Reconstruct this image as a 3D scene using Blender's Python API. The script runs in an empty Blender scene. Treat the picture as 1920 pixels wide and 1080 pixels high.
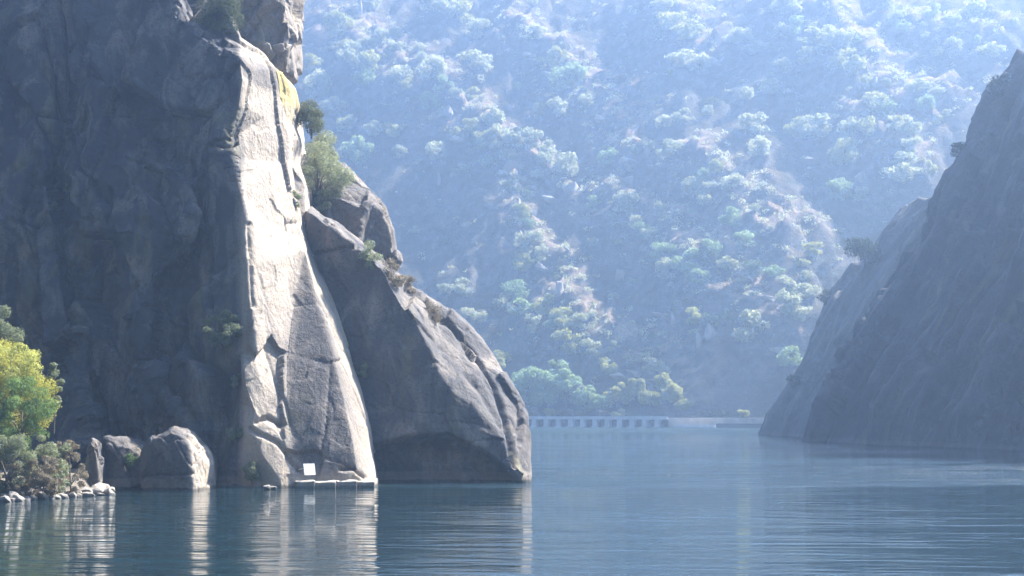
import bpy, math, random
import numpy as np
from mathutils import Vector
from mathutils.geometry import delaunay_2d_cdt

# ------------------------------------------------------------------ camera, sky, sun, exposure
SC = bpy.context.scene
COL = SC.collection
F, CX, HY, CH = 3583.0, 960.0, 770.0, 5.0        # focal length in photo pixels, centre column, horizon row, eye height
cam = bpy.data.cameras.new('camera')
cam_o = bpy.data.objects.new('camera', cam)
COL.objects.link(cam_o)
cam_o.location = (0, 0, CH)
cam_o.rotation_euler = (math.pi / 2, 0, 0)
cam.sensor_width = 36
cam.lens = 36 * F / 1920
cam.shift_y = (HY - 540) / 1920
cam.clip_start, cam.clip_end = 0.5, 5000
SC.camera = cam_o

SUN_AZ, SUN_EL = 56.0, 47.0
world = bpy.data.worlds.new('World')
SC.world = world
world.use_nodes = True
wn = world.node_tree.nodes
sky = wn.new('ShaderNodeTexSky')
sky.sky_type = 'NISHITA'
sky.sun_disc = False
sky.sun_elevation = math.radians(SUN_EL)
sky.sun_rotation = math.radians(SUN_AZ)
sky.air_density, sky.dust_density, sky.ozone_density = 0.8, 1.2, 3.0
world.node_tree.links.new(sky.outputs[0], wn['Background'].inputs[0])
wn['Background'].inputs[1].default_value = 0.05

a_, e_ = math.radians(SUN_AZ), math.radians(SUN_EL)
SUN = Vector((math.sin(a_) * math.cos(e_), math.cos(a_) * math.cos(e_), math.sin(e_)))
sun = bpy.data.lights.new('sun', 'SUN')
sun.energy = 5.0
sun.angle = math.radians(0.5)
sun.color = (1.0, 0.93, 0.82)
sun_o = bpy.data.objects.new('sun', sun)
COL.objects.link(sun_o)
sun_o.rotation_euler = SUN.to_track_quat('Z', 'Y').to_euler()
sun_o.location = (200, 60, 300)

SC.view_settings.view_transform = 'Standard'
SC.view_settings.look = 'None'
SC.view_settings.gamma = 1.0
SC.view_settings.use_curve_mapping = False
SC.view_settings.exposure = 2.4

SC.render.engine = 'CYCLES'
cy = SC.cycles
cy.max_bounces, cy.diffuse_bounces, cy.glossy_bounces = 5, 1, 3
cy.caustics_reflective = cy.caustics_refractive = False
cy.transmission_bounces, cy.transparent_max_bounces, cy.volume_bounces = 3, 6, 1
cy.use_denoising = True
cy.use_adaptive_sampling = True
cy.adaptive_threshold = 0.015
cy.sample_clamp_indirect = 6.0

# ------------------------------------------------------------------ helpers
rng = np.random.default_rng(7)
random.seed(7)


def at(px, py, Y):
    return np.array([(px - CX) / F * Y, Y, CH - (py - HY) / F * Y])


def tag(o, label=None, cat=None, group=None, kind=None):
    for k, v in (('label', label), ('category', cat), ('group', group), ('kind', kind)):
        if v:
            o[k] = v
    return o


def link(o, parent=None):
    COL.objects.link(o)
    o.parent = parent
    return o


def empty(name, loc):
    o = bpy.data.objects.new(name, None)
    o.location = loc
    return link(o)


def mesh_data(name, V, Fc, mat=None, smooth=True, attrs=None):
    """V (n,3); Fc (m,k) array of faces (all the same size) or a list of faces."""
    me = bpy.data.meshes.new(name)
    V = np.asarray(V, dtype=np.float32)
    if isinstance(Fc, np.ndarray):
        m, k = Fc.shape
        me.vertices.add(len(V))
        me.vertices.foreach_set('co', V.ravel())
        me.loops.add(m * k)
        me.loops.foreach_set('vertex_index', Fc.astype(np.int32).ravel())
        me.polygons.add(m)
        me.polygons.foreach_set('loop_start', np.arange(0, m * k, k, dtype=np.int32))
        me.polygons.foreach_set('use_smooth', np.full(m, smooth))
    else:
        me.from_pydata([tuple(v) for v in V], [], [tuple(f) for f in Fc])
        me.polygons.foreach_set('use_smooth', np.full(len(Fc), smooth))
    for k_, a in (attrs or {}).items():
        at_ = me.attributes.new(k_, 'FLOAT', 'POINT')
        at_.data.foreach_set('value', np.asarray(a, dtype=np.float32))
    me.update(calc_edges=True)
    if mat:
        me.materials.append(mat)
    return me


def obj(name, me, parent=None, loc=None, rz=None, sc=None):
    o = bpy.data.objects.new(name, me)
    link(o, parent)
    if loc is not None:
        o.location = loc
    if rz is not None:
        o.rotation_euler = (0, 0, rz)
    if sc is not None:
        o.scale = sc if hasattr(sc, '__len__') else (sc, sc, sc)
    return o


# ---- numpy noise
_perm = np.random.default_rng(11).permutation(256).astype(np.int64)
_perm = np.concatenate([_perm, _perm, _perm])
_grad = np.random.default_rng(5).normal(size=(256, 3))
_grad /= np.linalg.norm(_grad, axis=1)[:, None]


def _hash(i, j, k):
    return _perm[(_perm[(_perm[i & 255] + (j & 255))] + (k & 255)) & 511]


def perlin(P):
    Pi = np.floor(P).astype(np.int64)
    f = P - Pi
    u = f * f * f * (f * (f * 6 - 15) + 10)
    out = np.zeros(len(P))
    for dx in (0, 1):
        for dy in (0, 1):
            for dz in (0, 1):
                g = _grad[_hash(Pi[:, 0] + dx, Pi[:, 1] + dy, Pi[:, 2] + dz) & 255]
                d = f - np.array([dx, dy, dz])
                w = (u[:, 0] if dx else 1 - u[:, 0]) * (u[:, 1] if dy else 1 - u[:, 1]) * (u[:, 2] if dz else 1 - u[:, 2])
                out += w * (g * d).sum(1)
    return out * 1.6


def fbm(P, o=4, gain=0.5):
    s, a, t = np.zeros(len(P)), 1.0, 0.0
    for i in range(o):
        s += a * perlin(P * 2 ** i + 17.3 * i)
        t += a
        a *= gain
    return s / t


def ridged(P, o=4, gain=0.5):
    s, a, t = np.zeros(len(P)), 1.0, 0.0
    for i in range(o):
        s += a * (1 - np.abs(perlin(P * 2 ** i + 31.7 * i)))
        t += a
        a *= gain
    return s / t


def worley(P):
    """value of the nearest cell and distance to the border between cells"""
    Pi = np.floor(P).astype(np.int64)
    f1 = np.full(len(P), 9.0)
    f2 = np.full(len(P), 9.0)
    val = np.zeros(len(P))
    tilt = np.zeros(len(P))
    for dx in (-1, 0, 1):
        for dy in (-1, 0, 1):
            for dz in (-1, 0, 1):
                c = Pi + np.array([dx, dy, dz])
                h = _hash(c[:, 0], c[:, 1], c[:, 2])
                q = c + 0.5 + 0.42 * _grad[h & 255]
                d = np.sqrt(((P - q) ** 2).sum(1))
                new = d < f1
                f2 = np.where(new, f1, np.minimum(f2, d))
                val = np.where(new, (h & 255) / 255.0, val)
                tilt = np.where(new, ((P - q) * _grad[(h + 91) & 255]).sum(1), tilt)
                f1 = np.minimum(f1, d)
    return val, f2 - f1, tilt


def split_edges(V, T, L, B=None):
    """split every edge longer than L once; keeps the surface closed. B: 0 where the rock shows, 1 at its hidden back (coarser there)"""
    n = len(T)
    E = np.concatenate([T[:, [0, 1]], T[:, [1, 2]], T[:, [2, 0]]])
    key = np.minimum(E[:, 0], E[:, 1]).astype(np.int64) * len(V) + np.maximum(E[:, 0], E[:, 1])
    e0, e1 = E[:, 0], E[:, 1]
    ln2 = ((V[e0] - V[e1]) ** 2).sum(1)
    lim = L if B is None else L * (1 + 7 * np.maximum(B[e0], B[e1]))
    cand = ln2 > lim * lim
    if not cand.any():
        return (V, T, False) if B is None else (V, T, B, False)
    U, inv = np.unique(key[cand], return_inverse=True)
    mid = np.full(3 * n, -1)
    mid[cand] = len(V) + inv.ravel()
    u0, u1 = U // len(V), U % len(V)
    V2 = np.concatenate([V, (V[u0] + V[u1]) / 2])
    if B is not None:
        B = np.concatenate([B, (B[u0] + B[u1]) / 2])
    m = np.stack([mid[:n], mid[n:2 * n], mid[2 * n:]], 1)
    code = (m[:, 0] >= 0) * 1 + (m[:, 1] >= 0) * 2 + (m[:, 2] >= 0) * 4
    out = [T[code == 0]]
    for rot in range(3):
        s = code == (1, 2, 4)[rot]
        t = np.roll(T[s], -rot, 1)
        mm = np.roll(m[s], -rot, 1)
        out += [np.stack([t[:, 0], mm[:, 0], t[:, 2]], 1), np.stack([mm[:, 0], t[:, 1], t[:, 2]], 1)]
        s = code == (3, 6, 5)[rot]
        t = np.roll(T[s], -rot, 1)
        mm = np.roll(m[s], -rot, 1)
        out += [np.stack([mm[:, 0], t[:, 1], mm[:, 1]], 1), np.stack([t[:, 0], mm[:, 0], mm[:, 1]], 1),
                np.stack([t[:, 0], mm[:, 1], t[:, 2]], 1)]
    s = code == 7
    t, mm = T[s], m[s]
    out += [np.stack([t[:, 0], mm[:, 0], mm[:, 2]], 1), np.stack([mm[:, 0], t[:, 1], mm[:, 1]], 1),
            np.stack([mm[:, 2], mm[:, 1], t[:, 2]], 1), mm]
    T2 = np.concatenate(out)
    return (V2, T2, True) if B is None else (V2, T2, B, True)


def relax(V, T, k, w=0.5):
    E = np.concatenate([T[:, [0, 1]], T[:, [1, 2]], T[:, [2, 0]]])
    E = np.concatenate([E, E[:, ::-1]])
    for _ in range(k):
        s = np.zeros_like(V)
        c = np.bincount(E[:, 0], minlength=len(V))[:, None]
        for ax in range(3):
            s[:, ax] = np.bincount(E[:, 0], weights=V[E[:, 1], ax], minlength=len(V))
        V = V + w * (s / np.maximum(c, 1) - V)
    return V


def normals(V, T):
    n = np.cross(V[T[:, 1]] - V[T[:, 0]], V[T[:, 2]] - V[T[:, 0]])
    N = np.zeros_like(V)
    for i in range(3):
        for ax in range(3):
            N[:, ax] += np.bincount(T[:, i], weights=n[:, ax], minlength=len(V))
    return N / np.maximum(np.linalg.norm(N, axis=1), 1e-9)[:, None]


def project(V):
    Y = np.maximum(V[:, 1], 1)
    return CX + V[:, 0] / Y * F, HY - (V[:, 2] - CH) / Y * F


def polydist(px, py, line):
    d = np.full(len(px), 1e9)
    for (x0, y0), (x1, y1) in zip(line[:-1], line[1:]):
        dx, dy = x1 - x0, y1 - y0
        t = np.clip(((px - x0) * dx + (py - y0) * dy) / (dx * dx + dy * dy + 1e-9), 0, 1)
        d = np.minimum(d, np.hypot(px - x0 - t * dx, py - y0 - t * dy))
    return d


# ------------------------------------------------------------------ materials
class NT:
    def __init__(self, name):
        self.m = bpy.data.materials.new(name)
        self.m.use_nodes = True
        self.t = self.m.node_tree
        self.n = self.t.nodes
        self.bsdf = self.n['Principled BSDF']
        self.out = self.n['Material Output']

    def add(self, typ, **kw):
        nd = self.n.new(typ)
        for k, v in kw.items():
            if k.startswith('i_'):
                nd.inputs[k[2:].replace('_', ' ')].default_value = v
            else:
                setattr(nd, k, v)
        return nd

    def link(self, a, b):
        self.t.links.new(a, b)

    def pos(self, scale=(1, 1, 1), rot=(0, 0, 0)):
        g = self.add('ShaderNodeNewGeometry')
        mp = self.add('ShaderNodeMapping')
        mp.inputs['Scale'].default_value = scale
        mp.inputs['Rotation'].default_value = rot
        src = g.outputs['Position']
        if any(rot):
            mr = self.add('ShaderNodeMapping')
            mr.inputs['Rotation'].default_value = rot
            mp.inputs['Rotation'].default_value = (0, 0, 0)
            self.link(src, mr.inputs['Vector'])
            src = mr.outputs[0]
        self.link(src, mp.inputs['Vector'])
        return mp.outputs[0]

    def noise(self, vec, scale, detail=4, rough=0.6, dist=0.0):
        nz = self.add('ShaderNodeTexNoise')
        nz.inputs['Scale'].default_value = scale
        nz.inputs['Detail'].default_value = detail
        nz.inputs['Roughness'].default_value = rough
        nz.inputs['Distortion'].default_value = dist
        self.link(vec, nz.inputs['Vector'])
        return nz.outputs[0]

    def ramp(self, fac, stops):
        r = self.add('ShaderNodeValToRGB')
        els = r.color_ramp.elements
        while len(els) < len(stops):
            els.new(0.5)
        for e, (p, c) in zip(els, stops):
            e.position = p
            e.color = (c, c, c, 1) if isinstance(c, (int, float)) else (*c, 1)
        self.link(fac, r.inputs[0])
        return r.outputs[0]

    def mix(self, fac, a, b, blend='MIX'):
        m = self.add('ShaderNodeMix', data_type='RGBA', blend_type=blend)
        if isinstance(fac, (int, float)):
            m.inputs[0].default_value = fac
        else:
            self.link(fac, m.inputs[0])
        for i, v in ((6, a), (7, b)):
            if isinstance(v, tuple):
                m.inputs[i].default_value = (*v, 1)
            else:
                self.link(v, m.inputs[i])
        return m.outputs[2]

    def math(self, op, a, b=None):
        m = self.add('ShaderNodeMath', operation=op)
        for i, v in ((0, a), (1, b)):
            if v is None:
                continue
            if isinstance(v, (int, float)):
                m.inputs[i].default_value = v
            else:
                self.link(v, m.inputs[i])
        return m.outputs[0]

    def attr(self, name):
        return self.add('ShaderNodeAttribute', attribute_name=name).outputs['Fac']

    def bump(self, h, strength, dist):
        b = self.add('ShaderNodeBump')
        b.inputs['Strength'].default_value = strength
        b.inputs['Distance'].default_value = dist
        self.link(h, b.inputs['Height'])
        self.link(b.outputs[0], self.bsdf.inputs['Normal'])
        return b


def rock_material(name, light, mid, dark, streak_rot=(0, 0, 0), scale=1.0, grain=True, lichen=(0.30, 0.27, 0.10), wash=0.45):
    t = NT(name)
    p = t.pos((scale,) * 3)
    ps = t.pos((scale * 1.0, scale * 1.0, scale * 0.22), streak_rot)
    pb = t.pos((scale * 0.5, scale * 0.5, scale * 0.24), streak_rot)
    base = t.mix(t.ramp(t.noise(p, 0.22, 6, 0.62), [(0.3, 0.0), (0.7, 1.0)]), mid, light)
    streak = t.ramp(t.noise(ps, 0.6, 6, 0.6, 0.4), [(0.50, 0.0), (0.75, 1.0)])
    base = t.mix(t.math('MULTIPLY', streak, 0.5), base, dark)
    speck = t.ramp(t.noise(p, 5.5, 4, 0.75), [(0.52, 0.0), (0.64, 1.0)])
    st = t.attr('stain_shade')  # dark patina, plus shade painted into the colour of unlit faces
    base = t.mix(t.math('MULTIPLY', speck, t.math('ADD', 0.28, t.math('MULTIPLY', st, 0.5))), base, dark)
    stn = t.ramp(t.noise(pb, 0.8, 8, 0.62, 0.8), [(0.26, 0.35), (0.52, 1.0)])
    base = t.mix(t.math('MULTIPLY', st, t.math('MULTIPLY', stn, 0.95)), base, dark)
    lich = t.ramp(t.noise(ps, 0.35, 4, 0.6), [(0.58, 0.0), (0.75, 1.0)])
    base = t.mix(t.math('MULTIPLY', lich, 0.35), base, lichen)
    base = t.mix(t.math('MULTIPLY', t.attr('lichen'), t.ramp(t.noise(p, 0.9, 4, 0.6), [(0.25, 0.45), (0.6, 1.0)])), base, (0.52, 0.41, 0.16))
    # bleached wash band just above the waterline
    g = t.add('ShaderNodeSeparateXYZ')
    gg = t.add('ShaderNodeNewGeometry')
    t.link(gg.outputs['Position'], g.inputs[0])
    zz = t.math('ADD', g.outputs[2], t.math('MULTIPLY', t.noise(p, 0.8, 3), 0.25))
    band = t.ramp(zz, [(0.0, 0.0), (0.26, 0.0), (0.34, 0.8), (0.8, 0.6), (0.92, 0.0)])
    base = t.mix(t.math('MULTIPLY', band, wash), base, (0.36, 0.31, 0.25))
    wet = t.ramp(zz, [(0.0, 1.0), (0.2, 0.9), (0.32, 0.0)])
    base = t.mix(t.math('MULTIPLY', wet, 0.7), base, (0.05, 0.048, 0.045))
    t.link(base, t.bsdf.inputs['Base Color'])
    t.bsdf.inputs['Roughness'].default_value = 0.85
    t.bsdf.inputs['Specular IOR Level'].default_value = 0.2
    if grain:
        h = t.math('ADD', t.noise(p, 2.2, 8, 0.7), t.math('MULTIPLY', t.noise(pb, 5.0, 5, 0.7), 0.5))
        t.bump(h, 0.75, 0.22 / scale)
    return t.m


M_ROCK = rock_material('granite', (0.46, 0.39, 0.315), (0.33, 0.28, 0.235), (0.042, 0.046, 0.058))
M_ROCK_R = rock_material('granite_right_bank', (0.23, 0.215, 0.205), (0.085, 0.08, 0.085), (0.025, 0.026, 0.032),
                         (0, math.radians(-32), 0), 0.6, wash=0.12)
M_ROCK_F = rock_material('granite_far_spur', (0.34, 0.32, 0.29), (0.24, 0.225, 0.21), (0.07, 0.07, 0.075), (0, math.radians(-20), 0), 0.6, wash=0.12)
M_STONE = rock_material('shore_stone', (0.30, 0.28, 0.26), (0.20, 0.19, 0.175), (0.15, 0.14, 0.14), scale=2.0)
M_OUTCROP = rock_material('outcrop_rock', (0.50, 0.45, 0.40), (0.38, 0.34, 0.30), (0.10, 0.095, 0.09), scale=0.5)


def leaf_material(name, c1, c2, trans=0.35):
    t = NT(name)
    p = t.pos()
    oi = t.add('ShaderNodeObjectInfo')
    f = t.math('ADD', t.math('MULTIPLY', t.noise(p, 1.3, 3, 0.7), 0.8), t.math('MULTIPLY', oi.outputs['Random'], 0.35))
    c = t.mix(t.ramp(f, [(0.3, 0.0), (0.8, 1.0)]), c1, c2)
    d = t.add('ShaderNodeBsdfDiffuse')
    tr = t.add('ShaderNodeBsdfTranslucent')
    mx = t.add('ShaderNodeMixShader')
    mx.inputs[0].default_value = trans
    t.link(c, d.inputs[0])
    t.link(c, tr.inputs[0])
    t.link(d.outputs[0], mx.inputs[1])
    t.link(tr.outputs[0], mx.inputs[2])
    t.link(mx.outputs[0], t.out.inputs['Surface'])
    t.n.remove(t.bsdf)
    return t.m


LEAF = {
    'yellow': leaf_material('leaf_yellow_green', (0.24, 0.27, 0.06), (0.46, 0.44, 0.10), 0.5),
    'green': leaf_material('leaf_green', (0.10, 0.17, 0.06), (0.20, 0.29, 0.10), 0.45),
    'pale': leaf_material('leaf_grey_green', (0.17, 0.20, 0.12), (0.30, 0.33, 0.20), 0.45),
    'dry': leaf_material('leaf_dry', (0.16, 0.14, 0.10), (0.29, 0.25, 0.18), 0.35),
    'dark': leaf_material('leaf_dark_green', (0.035, 0.05, 0.025), (0.075, 0.09, 0.04), 0.25),
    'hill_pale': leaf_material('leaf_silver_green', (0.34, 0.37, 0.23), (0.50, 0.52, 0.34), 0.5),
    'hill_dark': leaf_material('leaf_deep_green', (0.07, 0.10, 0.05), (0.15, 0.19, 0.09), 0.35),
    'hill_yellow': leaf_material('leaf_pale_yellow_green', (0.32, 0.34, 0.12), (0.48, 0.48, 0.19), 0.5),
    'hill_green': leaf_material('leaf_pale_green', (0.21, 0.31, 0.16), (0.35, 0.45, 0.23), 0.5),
    'olive': leaf_material('leaf_olive', (0.085, 0.105, 0.06), (0.17, 0.19, 0.11), 0.3),
    'gold': leaf_material('leaf_gold', (0.40, 0.42, 0.12), (0.56, 0.56, 0.19), 0.5),
}


def plain(name, col, rough=0.8, nscale=2.0, var=0.25, bump=0.0):
    t = NT(name)
    p = t.pos()
    v = t.ramp(t.noise(p, nscale, 5, 0.65), [(0.3, 1 - var), (0.7, 1 + var * 0.4)])
    m = t.mix(1.0, col, v, 'MULTIPLY')
    t.link(m, t.bsdf.inputs['Base Color'])
    t.bsdf.inputs['Roughness'].default_value = rough
    if bump:
        t.bump(t.noise(p, nscale * 4, 5, 0.7), 0.5, bump)
    return t.m


M_BARK = plain('bark', (0.13, 0.10, 0.08), 0.9, 3, 0.4)
M_CONCRETE = plain('pale_concrete', (0.75, 0.73, 0.70), 0.85, 0.6, 0.25, 0.03)
M_RAIL = plain('galvanised_rail', (0.55, 0.56, 0.58), 0.5, 1.0, 0.15)
M_ASPHALT = plain('pale_asphalt', (0.36, 0.34, 0.33), 0.9, 0.5, 0.2)
M_BANK = plain('bank_soil', (0.12, 0.10, 0.08), 0.95, 1.0, 0.4, 0.1)
M_PLAQUE = plain('white_enamel', (0.62, 0.61, 0.58), 0.5, 1.5, 0.06)


# ------------------------------------------------------------------ rock masses from ridge lines
def rock_body(name, outline, lines=(), pts=(), base=lambda z, px: 0.0, back=8.0, L=0.12, shrink=0.12, amp=(0.35, 0.12, 0.0, 0.0), wsc=(0.3, 0.3, 0.12),
              cracks=(), stain_shade=None, lichen=None, calm=None, mat=M_ROCK, parent=None, smooth=1, seed=0.0):
    """outline / lines / pts: (photo column, photo row, depth offset); base(z, px) is the depth the offset is added to.
    Ridge lines become the creases of a solid rock: front from the lines, sides and back by depth."""
    P, edges, face = [], [], []

    def put(p):
        px, py, off = p[:3]
        if py == 'b':                       # foot of the rock, 2 m under water
            Y = base(-2.0, px) + off
            w = at(px, HY + 7 * F / Y, Y)
            py = HY + 7 * F / Y
        else:
            Y = 130.0
            for _ in range(12):
                Y = base(CH - (py - HY) / F * Y, px) + off
            w = at(px, py, Y)
        key = (round(px, 2), round(py, 2))
        for i, (k, q) in enumerate(P):
            if k == key:
                return i
        P.append((key, w))
        return len(P) - 1

    face = [put(p) for p in outline]
    for ln in lines:
        ids = [put(p) for p in ln]
        edges += list(zip(ids[:-1], ids[1:]))
    for p in pts:
        put(p)
    co = [Vector(k) for k, _ in P]
    vs, es, fs, ov, oe, of = delaunay_2d_cdt(co, edges, [face], 1, 1e-4)
    W = []
    for i, v in enumerate(vs):
        if ov[i]:
            W.append(P[ov[i][0]][1])
        else:
            d = [(Vector(k) - v).length for k, _ in P]
            o = np.argsort(d)[:3]
            wt = 1 / (np.array([d[j] for j in o]) + 1)
            Y = sum(P[j][1][1] * ww for j, ww in zip(o, wt)) / wt.sum()
            W.append(at(v.x, v.y, Y))
    W = np.array(W)
    T = [list(f) for f in fs if len(f) == 3]
    # orient towards the camera
    n = np.cross(W[[t[1] for t in T]] - W[[t[0] for t in T]], W[[t[2] for t in T]] - W[[t[0] for t in T]])
    c = W[[t[0] for t in T]] - np.array([0, 0, CH])
    for t, bad in zip(T, (n * c).sum(1) > 0):
        if bad:
            t.reverse()
    # boundary loop and back
    cnt = {}
    for t in T:
        for a, b in ((t[0], t[1]), (t[1], t[2]), (t[2], t[0])):
            cnt[(a, b)] = 1
    bnd = [e for e in cnt if (e[1], e[0]) not in cnt]
    bv = sorted({a for a, b in bnd})
    cen = W[bv].mean(0)
    Q = W[bv].copy()
    Q[:, 1] += back
    Q[:, 0] += (cen[0] - Q[:, 0]) * shrink
    up = Q[:, 2] > -1.9
    Q[up, 2] += (cen[2] - Q[up, 2]) * shrink
    M1 = W[bv].copy()
    M1[:, 1] += back * 0.45
    M1[:, 0] += (cen[0] - M1[:, 0]) * shrink * 0.15
    idm = {v: len(W) + i for i, v in enumerate(bv)}
    idq = {v: len(W) + len(bv) + i for i, v in enumerate(bv)}
    ic = len(W) + 2 * len(bv)
    W = np.concatenate([W, M1, Q, [Q.mean(0) + np.array([0, back * 0.1, 0])]])
    for a, b in bnd:
        T += [[b, a, idm[a]], [b, idm[a], idm[b]], [idm[b], idm[a], idq[a]], [idm[b], idq[a], idq[b]], [idq[b], idq[a], ic]]
    V, T = W, np.array(T)
    B = np.zeros(len(V))
    B[len(W) - 2 * len(bv) - 1:len(W) - len(bv) - 1] = 0.35
    B[len(W) - len(bv) - 1:] = 1.0
    pxw, pyw = project(W)
    B = np.maximum(B, np.clip(np.maximum(-60 - pxw, -60 - pyw) / 80, 0, 1))
    lvl = L * 3
    while True:
        go = True
        while go:
            V, T, B, go = split_edges(V, T, lvl, B)
        if lvl > L * 2.9:
            V = relax(V, T, smooth)
        if lvl <= L:
            break
        lvl = max(L, lvl / 2.2)
    N = normals(V, T)
    px, py = project(V)
    Sd = V + seed
    wp = Sd + 0.9 * np.stack([fbm(Sd * 0.35 + 5, 3), fbm(Sd * 0.35 + 55, 3), fbm(Sd * 0.35 + 105, 3)], 1)
    d = amp[0] * fbm(Sd / 5.0, 4) + amp[1] * fbm(Sd * np.array([1, 1, 0.5]) / 1.1, 4)
    if amp[2]:
        wq = Sd + 0.3 * (wp - Sd)
        val, ed, tl = worley(wq * np.array(wsc))
        v2, e2, t2 = worley(wq * np.array(wsc) * 2.7 + 7.7)
        d += amp[2] * ((val - 0.5) * np.clip(ed * 30, 0, 1) + 2.1 * tl + 0.3 * (v2 - 0.5) * np.clip(e2 * 30, 0, 1) + 0.35 * t2) - 0.3 * amp[2] * np.exp(-(ed / 0.035) ** 2)
    if amp[3]:
        d -= amp[3] * np.clip((ridged(wp / 3.5, 3) - 0.8) * 6, 0, 1)
    if calm:
        d *= calm(px, py, V)
    front = N[:, 1] < 0.55
    V = V.astype(np.float64)
    for line, w, dep in cracks:
        jig = 3.0 * fbm(Sd / 0.9, 2)
        pd = polydist(px + jig, py + jig, line)
        d -= np.where(front, dep * np.exp(-(pd / w) ** 2), 0)
    V = V + N * d[:, None]
    zero = np.zeros(len(V))
    me = mesh_data(name, V, T, mat, True, {'stain_shade': stain_shade(px, py, V) if stain_shade else zero, 'lichen': lichen(px, py, V) if lichen else zero})
    return obj(name, me, parent)


def inpoly(px, py, poly, soft=12.0):
    ins = np.zeros(len(px), bool)
    for (x0, y0), (x1, y1) in zip(poly, poly[1:] + poly[:1]):
        c = ((y0 > py) != (y1 > py)) & (px < (x1 - x0) * (py - y0) / (y1 - y0 + 1e-9) + x0)
        ins ^= c
    d = polydist(px, py, poly + poly[:1])
    return np.clip(0.5 + np.where(ins, d, -d) / soft, 0, 1)


# ---- the great wall on the left bank with its sunlit slab
def cliff_base(z, px):
    return 123.5 + 0.27 * max(z, 0) + max(0.0, 450 - px) / 450 * 8


R1 = [(450, 106, 0), (455, 150, 0), (448, 195, 0), (436, 235, 0), (424, 262, 0), (430, 300, 0), (450, 360, 0), (462, 420, 0),
      (466, 500, 0), (471, 560, 0), (476, 620, 0), (480, 668, 0), (456, 690, -0.3), (461, 725, -0.3), (476, 765, -0.2), (488, 788, 0),
      (472, 802, -0.2), (490, 850, -0.1), (520, 893, 0), (548, 'b', 0)]
R3 = [(520, 128, 3.85), (525, 165, 4.2), (532, 210, 4.73), (545, 262, 5.42), (541, 300, 5.25), (545, 360, 5.25), (556, 400, 5.77),
      (575, 450, 7.0), (600, 500, 8.75), (625, 560, 8.58), (640, 620, 8.05), (655, 680, 7.35), (675, 740, 6.65), (690, 800, 5.95),
      (700, 860, 5.42), (707, 900, 5.08), (709, 'b', 4.55)]
R2 = [(572, 470, 5.6), (558, 530, 4.73), (545, 600, 3.5), (535, 680, 2.27), (536, 750, 1.57), (546, 830, 1.05), (560, 880, 0.88)]
R2b = [(576, 481, 5.5), (590, 540, 4.7), (612, 620, 3.7), (634, 700, 2.7), (654, 780, 2.0), (668, 850, 1.5), (675, 895, 1.3)]
LEDGE_IN = [(350, -130, 6.0), (364, -40, 5.0), (372, 10, 4.5), (392, 40, 4.2), (440, 68, 3.9), (490, 100, 3.8)]
LEDGE_OUT = [(330, -130, 1.0), (333, -60, 0.6), (337, 2, 0.3), (352, 42, 0.1), (402, 80, 0.0), (450, 106, 0)]
out = [(-300, 'b', 0), (-300, -130, 0), (0, -130, 0), (200, -130, 0), (330, -130, 1.0)] + LEDGE_IN + R3 + [
    (640, 'b', 0.9), (548, 'b', 0), (400, 'b', 0.8), (300, 'b', 1.0), (200, 'b', 0.8), (100, 'b', 0), (-100, 'b', 0)]
wall_lines = [LEDGE_OUT, R1, R2, R2b,
              [(95, 330, 0.6), (130, 520, 1.8), (160, 680, 1.8), (190, 830, 2.2)],
              [(84, 330, -1.0), (112, 520, -1.0), (140, 680, -0.8), (172, 830, -0.4)],
              [(135, -100, 1.0), (133, 100, 1.0), (130, 230, 0.8), (138, 330, 0.4)],
              [(300, 288, -0.33), (352, 345, -0.99), (362, 400, -1.21), (345, 455, -1.21), (300, 505, -0.99)],
              [(308, 285, 0.8), (366, 340, 1.0), (376, 405, 1.2), (358, 462, 1.6), (300, 520, 1.6)],
              [(284, 515, -0.6), (285, 600, -0.8), (268, 660, -0.6), (300, 740, -0.6), (345, 790, 0.4)],
              [(298, 530, 1.4), (296, 600, 1.2), (282, 655, 1.2), (330, 720, 1.8), (385, 800, 1.8), (402, 880, 1.8)]]
wall_pts = [(150, 130, -0.6), (205, 90, 0.4), (60, 230, -1.2), (250, 230, 0.2), (60, 600, -1.2), (20, 400, -1.4), (220, 430, 0.0),
            (220, 620, 0.4), (430, 500, 0.6), (430, 640, 0.8), (430, 760, 1.0), (445, 860, 0.4), (380, 200, 0.2), (-150, 300, -0.8),
            (-150, 700, -0.4), (400, 300, 0.4), (500, 220, 2.9), (505, 420, 2.9), (505, 600, 1.7), (500, 740, 0.4), (480, 130, 1.4)]
grey_poly = [(572, 470), (558, 530), (545, 600), (532, 680), (534, 750), (545, 840), (560, 890), (690, 890), (670, 780), (650, 700), (625, 620), (598, 540)]


def cliff_stain_shade(px, py, V):
    s = np.maximum(inpoly(px, py, grey_poly, 40) * 0.85, 1.0 * np.clip((458 - px) / 14, 0, 1))  # patina on the grey panel; wall left of the ridge painted darker as shade
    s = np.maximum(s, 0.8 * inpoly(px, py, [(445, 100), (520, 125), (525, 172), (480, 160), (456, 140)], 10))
    return s


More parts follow.
